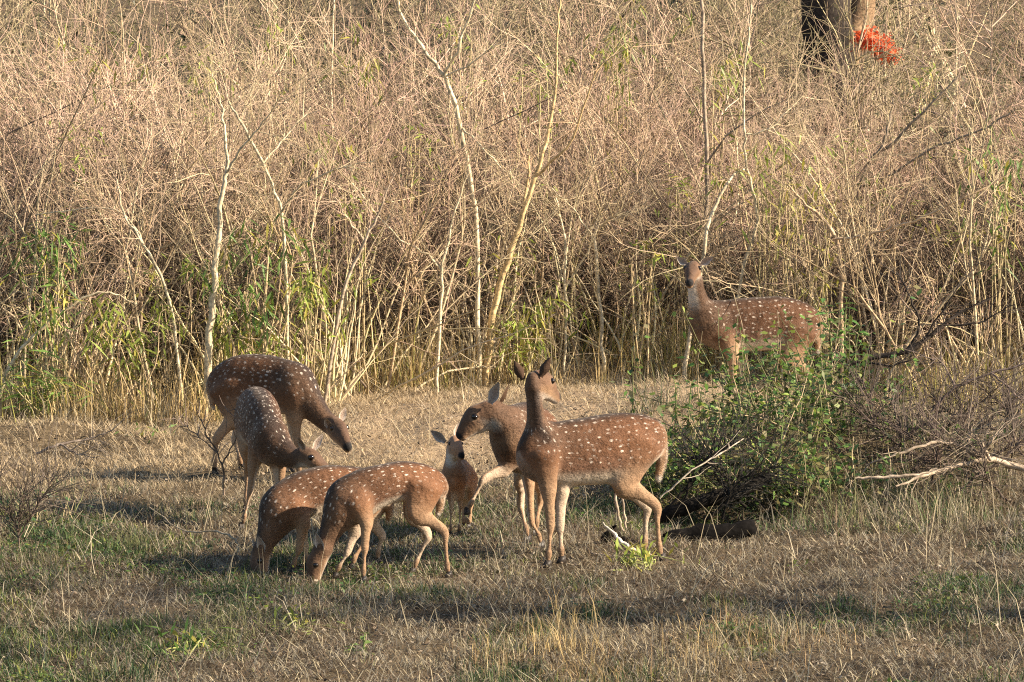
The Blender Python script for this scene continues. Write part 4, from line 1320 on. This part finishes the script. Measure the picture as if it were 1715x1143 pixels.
# ------------------------------------------------------------------ dead wood
def dead_branch(label, name, limbs, col, cat="branch", seed=0, twigs=0, tl=.25, sides=8, mat=None):
    """limbs: lists of (px, py, Y, radius mm)"""
    r = np.random.default_rng(1900 + seed)
    P0 = at(*limbs[0][0][:3]); base = np.array([P0[0], P0[1], float(gz(P0[0], P0[1]))])
    root = empty(name, base); tag(root, label, cat)
    tw = Tubes()
    for i, lb in enumerate(limbs):
        pts = np.array([at(a, b, c) for a, b, c, _ in lb])
        pts[:, 2] = np.maximum(pts[:, 2], gz(pts[:, 0], pts[:, 1]) + (np.array([q for *_, q in lb]) * .0007 if cat == "log" else .004))
        A = catmull(np.column_stack([pts, [q / 1000 for *_, q in lb]]), 5)
        A[1:-1, :3] += r.standard_normal((len(A) - 2, 3)) * .004
        A[:, 3] *= 1 + .12 * r.standard_normal(len(A))
        t = Tubes(); t.add(A[:, :3] - base, np.maximum(A[:, 3], .0015), np.clip(np.asarray(col) * (1 + .18 * r.standard_normal((len(A), 1))), 0, 1), sides)
        obj("limb", t.mesh("limb"), mat or M_WOOD, root)
        for j in range(twigs):
            a, d = at_frac(A[:, :3] - base, r.uniform(.2, 1))
            p2, q2 = grow(r, a, side_dir(r, d, r.uniform(.4, 1.1)), r.uniform(.4, 1.2) * tl, .003, .001, 4, 0, .16)
            tw.add(p2, q2, np.asarray(col) * r.uniform(.7, 1.2), 3)
    if twigs: obj("twigs", tw.mesh("twigs"), M_TWIG, root)["kind"] = "stuff"


BLEACH = np.array((.33, .26, .19))
dead_branch("bleached branch lying with its forked end towards the bush, roots in the brush", "fallen_branch",
    [[(1730, 790, 27.3, 22), (1680, 775, 27.3, 20), (1640, 765, 27.2, 16), (1600, 745, 27.2, 11), (1560, 742, 27.1, 9), (1490, 765, 27.0, 7), (1450, 780, 27, 5)],
     [(1650, 770, 27.2, 14), (1600, 782, 27.1, 12), (1540, 800, 26.9, 10), (1500, 815, 26.8, 5)],
     [(1640, 766, 27.2, 10), (1620, 735, 27.3, 8), (1632, 720, 27.3, 4)], [(1660, 772, 27.2, 10), (1640, 740, 27.2, 7), (1626, 728, 27.2, 4)],
     [(1640, 770, 27.2, 8), (1660, 740, 27.1, 6), (1668, 725, 27.1, 3)]], BLEACH, seed=1, twigs=9, tl=.4)
dead_branch("short pale stick lying straight before the bank, broken end", "fallen_branch",
    [[(1432, 802, 26.9, 8), (1470, 800, 26.9, 10), (1530, 797, 26.9, 8), (1570, 785, 26.95, 5)]], BLEACH * 1.1, seed=2)
dead_branch("dark charred looking branch with spiky twigs leaning over the bank", "dead_branch",
    [[(1420, 610, 29.6, 20), (1470, 598, 29.6, 20), (1530, 582, 29.6, 16), (1600, 530, 29.7, 9), (1660, 500, 29.8, 5)],
     [(1520, 584, 29.6, 9), (1540, 545, 29.6, 7), (1520, 490, 29.6, 6), (1505, 460, 29.7, 3)],
     [(1545, 574, 29.6, 7), (1600, 490, 29.6, 5), (1640, 440, 29.7, 3)], [(1440, 605, 29.6, 8), (1490, 612, 29.5, 6), (1530, 602, 29.5, 4)],
     [(1580, 545, 29.6, 6), (1640, 540, 29.6, 5), (1700, 510, 29.6, 3)]], (.045, .036, .03), seed=3, twigs=16, tl=.35)
dead_branch("grey dead twiggy branch sprawling over the brush pile", "dead_branch",
    [[(1560, 690, 28.3, 10), (1600, 650, 28.3, 9), (1660, 625, 28.3, 8), (1730, 605, 28.3, 6)], [(1600, 650, 28.3, 7), (1580, 610, 28.4, 5), (1560, 600, 28.4, 3)],
     [(1660, 625, 28.3, 6), (1690, 650, 28.2, 5), (1720, 680, 28.2, 3)]], (.16, .12, .1), seed=4, twigs=18, tl=.4)
dead_branch("leaning bleached splinter of wood beneath the standing doe's belly", "broken_stick",
    [[(1068, 930, 25.6, 10), (1050, 915, 25.6, 12), (1030, 896, 25.65, 11), (1010, 875, 25.7, 3)]], np.array((.6, .52, .42)), cat="stick", seed=5)
dead_branch("pair of thin grey upright stems behind the standing doe's hind legs", "dead_sapling",
    [[(1050, 915, 26.3, 8), (1040, 880, 26.3, 8), (1032, 840, 26.3, 8), (1027, 800, 26.3, 7)], [(1051, 914, 26.32, 7), (1047, 870, 26.35, 7), (1040, 810, 26.35, 6)]], np.array((.34, .27, .2)), cat="sapling", seed=6)
dead_branch("low grey stick lying before the dark stump", "fallen_branch",
    [[(988, 925, 25.4, 5), (1010, 930, 25.35, 6), (1045, 938, 25.3, 5), (1070, 946, 25.2, 3)]], np.array((.45, .36, .27)), seed=7)
dead_branch("rotten dark stump on the ground under the standing doe", "stump",
    [[(1025, 945, 25.95, 62), (1027, 925, 25.95, 58), (1030, 900, 26.0, 46), (1026, 884, 26.0, 22)], [(1040, 935, 25.9, 30), (1062, 925, 25.85, 20), (1075, 935, 25.8, 8)]], (.018, .014, .011), cat="stump", seed=8, sides=11)
dead_branch("charred black log lying in the grass behind the standing doe's hind hooves", "fallen_log",
    [[(1112, 901, 25.95, 5), (1116, 900, 25.95, 34), (1150, 898, 25.97, 44), (1205, 892, 26.0, 50), (1258, 886, 26.05, 46), (1262, 886, 26.05, 6)]], (.008, .007, .0065), cat="log", seed=9, sides=12)
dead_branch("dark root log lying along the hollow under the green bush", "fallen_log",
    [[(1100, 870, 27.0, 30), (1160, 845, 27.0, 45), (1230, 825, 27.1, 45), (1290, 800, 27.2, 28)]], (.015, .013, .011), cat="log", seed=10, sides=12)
for k, (x0, y0, x1, y1, Yd, lab) in enumerate(((1110, 860, 1230, 740, 27.0, "dark tangle of dead roots filling the hollow under the green bush, blackened as shade"), (1250, 850, 1150, 760, 27.2, "dark dead twigs heaped against the bank below the bush, deepened as shade"),
                                              (1180, 870, 1290, 790, 26.9, "dark dead twigs lying over the root log in the hollow, deepened as shade"))):
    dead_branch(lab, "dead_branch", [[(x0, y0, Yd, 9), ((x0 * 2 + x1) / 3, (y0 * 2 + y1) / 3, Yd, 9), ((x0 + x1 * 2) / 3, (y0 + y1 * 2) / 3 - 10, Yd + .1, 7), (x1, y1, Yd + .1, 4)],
                [(x0 + 30, y0, Yd, 8), ((x0 + x1) / 2, (y0 + y1) / 2 - 20, Yd, 6), (x1 + 20, y1 - 10, Yd, 3)]], (.022, .019, .016), seed=30 + k, twigs=45, tl=.4)  # dark twigs coloured nearly black to carry the hollow's shade
for k, (x0, y0, Yd, lab) in enumerate(((1560, 780, 27.6, "low heap of dry brown brush under the bleached branch"), (1640, 810, 27.2, "dry brush litter heaped against the root of the bleached branch"), (1690, 760, 27.9, "dense heap of brown dead brush behind the branch root"), (1500, 760, 28.0, "brown dead brush heaped beside the bleached branch's forked end"), (1600, 720, 28.4, "tangled dead brush pile rising behind the bleached branch"), (1680, 700, 28.6, "thick tangle of dead brush at the bank's far end"), (1450, 720, 28.3, "dead brown twigs poking out of the bank's weeds"))):
    dead_branch(lab, "brush_pile", [[(x0 - 60, y0 + 30, Yd, 8), (x0 - 20, y0, Yd, 8), (x0 + 30, y0 - 35, Yd + .1, 6), (x0 + 70, y0 - 70, Yd + .1, 3)], [(x0 + 50, y0 + 30, Yd, 8), (x0, y0 - 20, Yd, 6), (x0 - 50, y0 - 60, Yd, 3)],
                [(x0, y0 + 30, Yd, 7), (x0 + 10, y0 - 30, Yd - .1, 5), (x0 - 5, y0 - 80, Yd, 3)]], (.11, .082, .066), cat="brush pile", seed=40 + k, twigs=42, tl=.42)
dead_branch("long pale twig leaning across the dark hollow", "fallen_branch",
    [[(1105, 835, 26.8, 4), (1150, 795, 26.8, 5), (1200, 765, 26.9, 5), (1245, 735, 27, 3)]], np.array((.5, .42, .32)), seed=11, twigs=4)
dead_branch("small dark forked bush skeleton before the straight cream sapling", "dead_bush",
    [[(375, 830, 27.2, 7), (372, 780, 27.2, 6), (350, 735, 27.2, 5), (330, 690, 27.2, 3)], [(372, 780, 27.2, 5), (395, 735, 27.2, 4), (400, 690, 27.2, 2)],
     [(365, 760, 27.2, 4), (320, 720, 27.3, 3), (290, 700, 27.3, 2)]], (.17, .13, .1), cat="bush", seed=12, twigs=10)
dead_branch("arched dry stick in the grass left of the grazing pair", "fallen_branch",
    [[(250, 850, 25.7, 3), (310, 890, 25.3, 4), (365, 890, 25.2, 5), (395, 905, 25, 6), (398, 925, 24.9, 3)]], np.array((.32, .26, .18)), seed=13)
dead_branch("grey twig tangle lying at the clearing's bare edge", "dead_branch",
    [[(60, 760, 29.6, 9), (100, 745, 29.6, 8), (150, 735, 29.7, 6), (190, 720, 29.7, 3)], [(100, 745, 29.6, 6), (130, 760, 29.5, 5), (165, 765, 29.4, 3)]], (.2, .16, .13), seed=14, twigs=16, tl=.3)
dead_branch("brown twiggy dead bush standing in the clearing's near edge", "dead_bush",
    [[(35, 930, 25.3, 6), (30, 870, 25.3, 5), (45, 810, 25.3, 3)], [(32, 900, 25.3, 5), (60, 850, 25.3, 4), (90, 800, 25.3, 2)], [(30, 890, 25.3, 4), (5, 840, 25.3, 3), (-10, 800, 25.3, 2)]], (.12, .09, .07), cat="bush", seed=15, twigs=48, tl=.4)

# ------------------------------------------------------------------ grass
def blades(r, X, Y, H, lean, W, col, flat=0.0, curl=.5):
    n = len(X)
    d2 = np.full(n, 9.0)
    for hx, hy in HOOVES: d2 = np.minimum(d2, (X - hx) ** 2 + ((Y - hy + .12) * .6) ** 2)
    H = H * (1 - .7 * np.exp(-d2 / .02))        # trampled round the hooves
    az = r.random(n) * 2 * math.pi
    ld = np.stack([np.cos(az), np.sin(az), np.zeros(n)], -1)
    root = np.stack([X, Y, gz(X, Y) + flat * r.random(n)], -1)
    th = lean
    d0 = ld * np.sin(th * .6)[:, None] + np.array([0, 0, 1]) * np.cos(th * .6)[:, None]
    th2 = np.minimum(th * (1 + curl), 1.9)
    d1 = ld * np.sin(th2)[:, None] + np.array([0, 0, 1]) * np.cos(th2)[:, None]
    mid = root + d0 * (H * .55)[:, None]
    tip = mid + d1 * (H * .45)[:, None]
    tip[:, 2] = np.maximum(tip[:, 2], root[:, 2] + .004)
    a2 = az + math.pi / 2 + r.normal(0, .6, n)
    s = np.stack([np.cos(a2), np.sin(a2), np.zeros(n)], -1) * W[:, None]
    V = np.stack([root - s, root + s, mid - s * .8, mid + s * .8, tip], 1).reshape(-1, 3)
    k = np.arange(n)[:, None] * 5
    return V, k + np.array([[0, 1, 3, 2]]), k + np.array([[2, 3, 4]]), np.repeat(np.clip(col, 0, 1), 5, 0)


def field(r, n, y0, y1, keep=None, margin=.4):
    Y = y0 + (y1 - y0) * r.random(n)
    X = (r.random(n) * 2 - 1) * (857 / F_PX * Y + margin)
    if keep is not None:
        m = r.random(n) < keep(X, Y); X, Y = X[m], Y[m]
    return X, Y


def pal(r, n, cols, probs):
    return np.asarray(cols)[r.choice(len(cols), n, p=probs)] * r.uniform(.6, 1.35, (n, 1))


G_STRAW, G_GREY, G_BROWN, G_GREEN, G_OLIVE, G_GOLD = (.41, .345, .22), (.25, .22, .165), (.17, .12, .075), (.075, .115, .038), (.16, .16, .07), (.52, .38, .17)
gr = np.random.default_rng(77)


def grass(label, name, cat, V):
    o = obj(name, mesh_np(name, *V), M_GRASS)
    tag(o, label, cat, None, "stuff")


def green_amount(X, Y):
    g = sstep(.36, .60, vnoise(X * .9 + 5, Y * .55, 5) * .6 + vnoise(X * 2.6, Y * 1.6, 6) * .4)
    return g * (1 - sstep(26.5, 28.5, Y)) * (.25 + .75 * sstep(.3, .5, vnoise(X * 4.2, Y * 2.6, 61)))


def tufted(r, n_tuft, per, y0, y1, keep=None, spread=.035):
    """grass grows in tufts: roots, and the number of its tuft for every blade"""
    tx, ty = field(r, n_tuft, y0, y1, keep)
    m = len(tx)
    big = r.gamma(2.0, .5, m)
    cnt = np.maximum(2, (per * big)).astype(int)
    idx = np.repeat(np.arange(m), cnt)
    return tx[idx] + r.normal(0, spread, len(idx)) * np.sqrt(big[idx]), ty[idx] + r.normal(0, spread, len(idx)) * np.sqrt(big[idx]), idx, big


def patch(x, y): return vnoise(x * 1.1 + 3, y * .6, 21) * .6 + vnoise(x * 3.1, y * 1.8, 22) * .4


def bare(x, y): return sstep(.5, .68, vnoise(x * 1.7 + 9, y * 1.0, 51) * .6 + vnoise(x * 5, y * 3, 52) * .4)


def pale_bank(x, y): return np.exp(-((x - .7) / 2.2) ** 4 - ((y - 30.9) / 1.9) ** 4)


def lip(x, y): return sstep(27.2, 29.0, y + .5 * (vnoise(x * 1.2, y, 23) - .5))


LP = np.array((.56, .43, .26))
# matted litter
X, Y = field(gr, 190000, 20.2, 36.0, lambda x, y: (1 - .25 * bare(x, y)) * (1 - .4 * pale_bank(x, y)))
n = len(X)
c = lerp(pal(gr, n, [G_STRAW, G_GREY, G_BROWN, (.09, .07, .05)], [.2, .34, .28, .18]), LP * gr.uniform(.55, 1.3, (n, 1)), lip(X, Y) * .8)
grass("matted grey and straw coloured dead grass litter covering the clearing", "grass_litter", "grass",
      blades(gr, X, Y, gr.uniform(.03, .12, n), gr.uniform(1.2, 1.65, n), gr.uniform(.0011, .0026, n), c, flat=.02, curl=.1))
# flakes of dead leaf and crumbs of soil
X, Y = field(gr, 26000, 20.2, 35.0)
n = len(X)
P = np.stack([X, Y, gz(X, Y) + gr.uniform(.003, .02, n)], -1)
V, T, C = leaves_np(gr, P, gr.standard_normal((n, 3)) * np.array([1, 1, .3]), gr.uniform(.012, .045, n), gr.uniform(.004, .012, n),
                    np.clip(np.asarray([(.3, .23, .16), (.16, .11, .07), (.07, .05, .035), (.42, .35, .26)])[gr.integers(0, 4, n)] * gr.uniform(.6, 1.3, (n, 1)), 0, 1))
o = obj("leaf_litter", mesh_np("leaf_litter", V, None, T, C), M_GRASS); tag(o, "crumbled brown and grey dead leaf litter strewn over the clearing", "litter", None, "stuff")
# longer loose straws lying on top
X, Y = field(gr, 3200, 20.2, 33.0)
n = len(X)
grass("loose long dead straws lying over the short grass", "loose_straw", "grass",
      blades(gr, X, Y, gr.gamma(2.2, .07, n) + .06, gr.uniform(.9, 1.8, n), gr.uniform(.0010, .0024, n), pal(gr, n, [G_STRAW, (.5, .43, .3), G_GREY, (.1, .075, .05)], [.35, .3, .2, .15]), flat=.05, curl=.12))
# dry tufts
X, Y, ti, big = tufted(gr, 6500, 11, 20.2, 32.5, lambda x, y: (sstep(.35, .7, patch(x, y)) * .9 + .1) * (1 - .65 * green_amount(x, y)) * (1 - .85 * bare(x, y)) * (1 - .7 * pale_bank(x, y)))
n = len(X)
tc_ = pal(gr, len(big), [G_STRAW, G_GREY, G_BROWN, G_OLIVE], [.3, .3, .2, .2])
c = lerp(tc_[ti] * gr.uniform(.6, 1.35, (n, 1)), LP * gr.uniform(.5, 1.2, (n, 1)), lip(X, Y) * .7)
grass("short dry grass standing in tufts over the clearing", "dry_grass", "grass",
      blades(gr, X, Y, gr.uniform(.02, .08, n) * (.45 + .55 * big[ti]), gr.uniform(.1, 1.25, n), gr.uniform(.001, .0023, n), c))
# green grass
X, Y, ti, big = tufted(gr, 24000, 10, 20.2, 29.0, green_amount, .04)
n = len(X)
tc_ = pal(gr, len(big), [G_GREEN, G_OLIVE, (.045, .085, .035), (.2, .22, .05)], [.4, .22, .26, .12])
grass("patches of short fresh green grass in the near clearing", "green_grass", "grass",
      blades(gr, X, Y, gr.uniform(.018, .058, n) * (.5 + .5 * big[ti]), gr.uniform(.1, 1.1, n), gr.uniform(.0014, .0030, n), tc_[ti] * gr.uniform(.6, 1.4, (n, 1))))
# small leafy weeds in the green
X, Y, ti, big = tufted(gr, 4200, 12, 20.2, 28.0, lambda x, y: green_amount(x, y) * sstep(.45, .7, vnoise(x * 2.2, y * 1.4, 31)), .05)
n = len(X)
P = np.stack([X, Y, gz(X, Y) + gr.uniform(.005, .06, n)], -1)
V, T, C = leaves_np(gr, P, gr.standard_normal((n, 3)) * np.array([1, 1, .35]) + np.array([0, 0, .25]), gr.uniform(.015, .04, n), gr.uniform(.005, .011, n),
                    np.clip(np.asarray([MG, DG, DG * 1.5, YG * .8])[gr.integers(0, 4, len(big))][ti] * gr.uniform(.6, 1.3, (n, 1)), 0, 1))
o = obj("low_weeds", mesh_np("low_weeds", V, None, T, C), M_LEAF); tag(o, "low small leaved green weeds creeping through the near grass", "weeds", None, "stuff")
# fine golden stand in the near grass
X, Y, ti, big = tufted(gr, 1700, 10, 20.3, 24.0, lambda x, y: sstep(.25, .8, np.exp(-((x - .55) / .9) ** 2 - ((y - 21.6) / 1.0) ** 2) + .35 * (vnoise(x * 2, y, 41) - .4)), .05)
n = len(X)
tc_ = pal(gr, len(big), [G_GOLD, G_STRAW, (.36, .24, .12)], [.4, .3, .3])
grass("stand of fine golden grass in the near clearing", "golden_tufts", "grass",
      blades(gr, X, Y, gr.uniform(.04, .14, n) * (.5 + .5 * big[ti]), gr.uniform(.05, 1.0, n), gr.uniform(.0008, .0017, n), tc_[ti] * gr.uniform(.6, 1.3, (n, 1))))
# golden grass along the thicket foot
def foot(x, y): return y - (32.3 + 2.3 * np.exp(-((x - .9) / 1.9) ** 4))


X, Y, ti, big = tufted(gr, 8500, 9, 30.8, 37.0, lambda x, y: sstep(-1.0, .4, foot(x, y) + 1.6 * (vnoise(x * 1.6, y * 1.1, 72) - .5)) * (.15 + .85 * sstep(.35, .7, vnoise(x * 2, y * 2, 12))), .06)
n = len(X)
tc_ = pal(gr, len(big), [G_GOLD, G_STRAW, (.33, .31, .08), G_BROWN], [.4, .25, .2, .15])
grass("golden knee high grass along the foot of the thicket", "golden_grass", "grass",
      blades(gr, X, Y, gr.uniform(.1, .38, n) * (.5 + .5 * big[ti]), gr.uniform(.05, .8, n), gr.uniform(.0016, .0036, n), tc_[ti] * gr.uniform(.6, 1.3, (n, 1))))
# tussocks on the bank
X, Y, ti, big = tufted(gr, 6500, 9, 25.5, 31.0, lambda x, y: sstep(.5, 1.4, x) * sstep(26, 27, y + (x - 1.5) * .3) * (1 - .92 * np.exp(-((x - 1.35) / .55) ** 4 - ((y - 27.3) / .8) ** 4)) * (.2 + .8 * sstep(.35, .7, vnoise(x * 2, y * 2, 14))), .06)
n = len(X)
tc_ = pal(gr, len(big), [G_STRAW, G_GREY, G_GREEN, G_OLIVE, G_BROWN], [.25, .22, .15, .15, .23])
grass("mixed green and straw grass tangled over the bank", "bank_grass", "grass",
      blades(gr, X, Y, gr.uniform(.06, .26, n) * (.6 + .4 * big[ti]), gr.uniform(.1, 1.5, n), gr.uniform(.0013, .0026, n), tc_[ti] * gr.uniform(.6, 1.3, (n, 1))))
# tall thin straws standing singly in the clearing
X, Y = field(gr, 240, 20.5, 30.5)
n = len(X)
grass("tall thin dry straws standing out of the clearing's short grass", "tall_straw", "grass",
      blades(gr, X, Y, gr.uniform(.2, .55, n), gr.uniform(.05, .8, n), gr.uniform(.0014, .0022, n), pal(gr, n, [G_STRAW, (.5, .42, .28)], [.5, .5]), curl=.35))

# ------------------------------------------------------------------ trees beside the clearing whose shade falls across the near grass
def shade_tree(label, x, y, h, R, zr, n, seed):
    r = np.random.default_rng(2500 + seed)
    base = np.array([x, y, float(gz(x, y))])
    root = empty("shade_tree", base); tag(root, label, "tree", "shade trees beside the clearing")
    t = Tubes()
    p, q = grow(r, (0, 0, -.1), (0.05, 0, 1), h * .8, .2, .06, 10, .02, .05)
    t.add(p, q, np.array((.12, .09, .065)), 12)
    tips = []
    for i in range(16):
        a, d = at_frac(p, r.uniform(.4, 1))
        p2, q2 = grow(r, a, side_dir(r, d, r.uniform(.6, 1.2)), R * r.uniform(.6, 1.0), .06, .012, 7, .02, .12)
        t.add(p2, q2, np.array((.14, .11, .08)), 6)
        tips += [at_frac(p2, f)[0] for f in (.45, .6, .75, .9, .999)]
    obj("trunk", t.mesh("trunk"), M_BARK, root)
    tips = np.array(tips)
    k = r.integers(0, len(tips), n)
    P = tips[k] + r.standard_normal((n, 3)) * .38
    V, T, C = leaves_np(r, P, r.standard_normal((n, 3)), r.uniform(.12, .24, n), r.uniform(.035, .065, n), np.array((.07, .11, .03)) * r.uniform(.6, 1.4, (n, 1)))
    obj("crown", mesh_np("crown", V, None, T, C), M_LEAF, root)["kind"] = "stuff"


shade_tree("thin leaved tree beside the clearing just off the grazing pair", 13.5, 20.4, 9.5, 2.9, 3, 1000, 1)
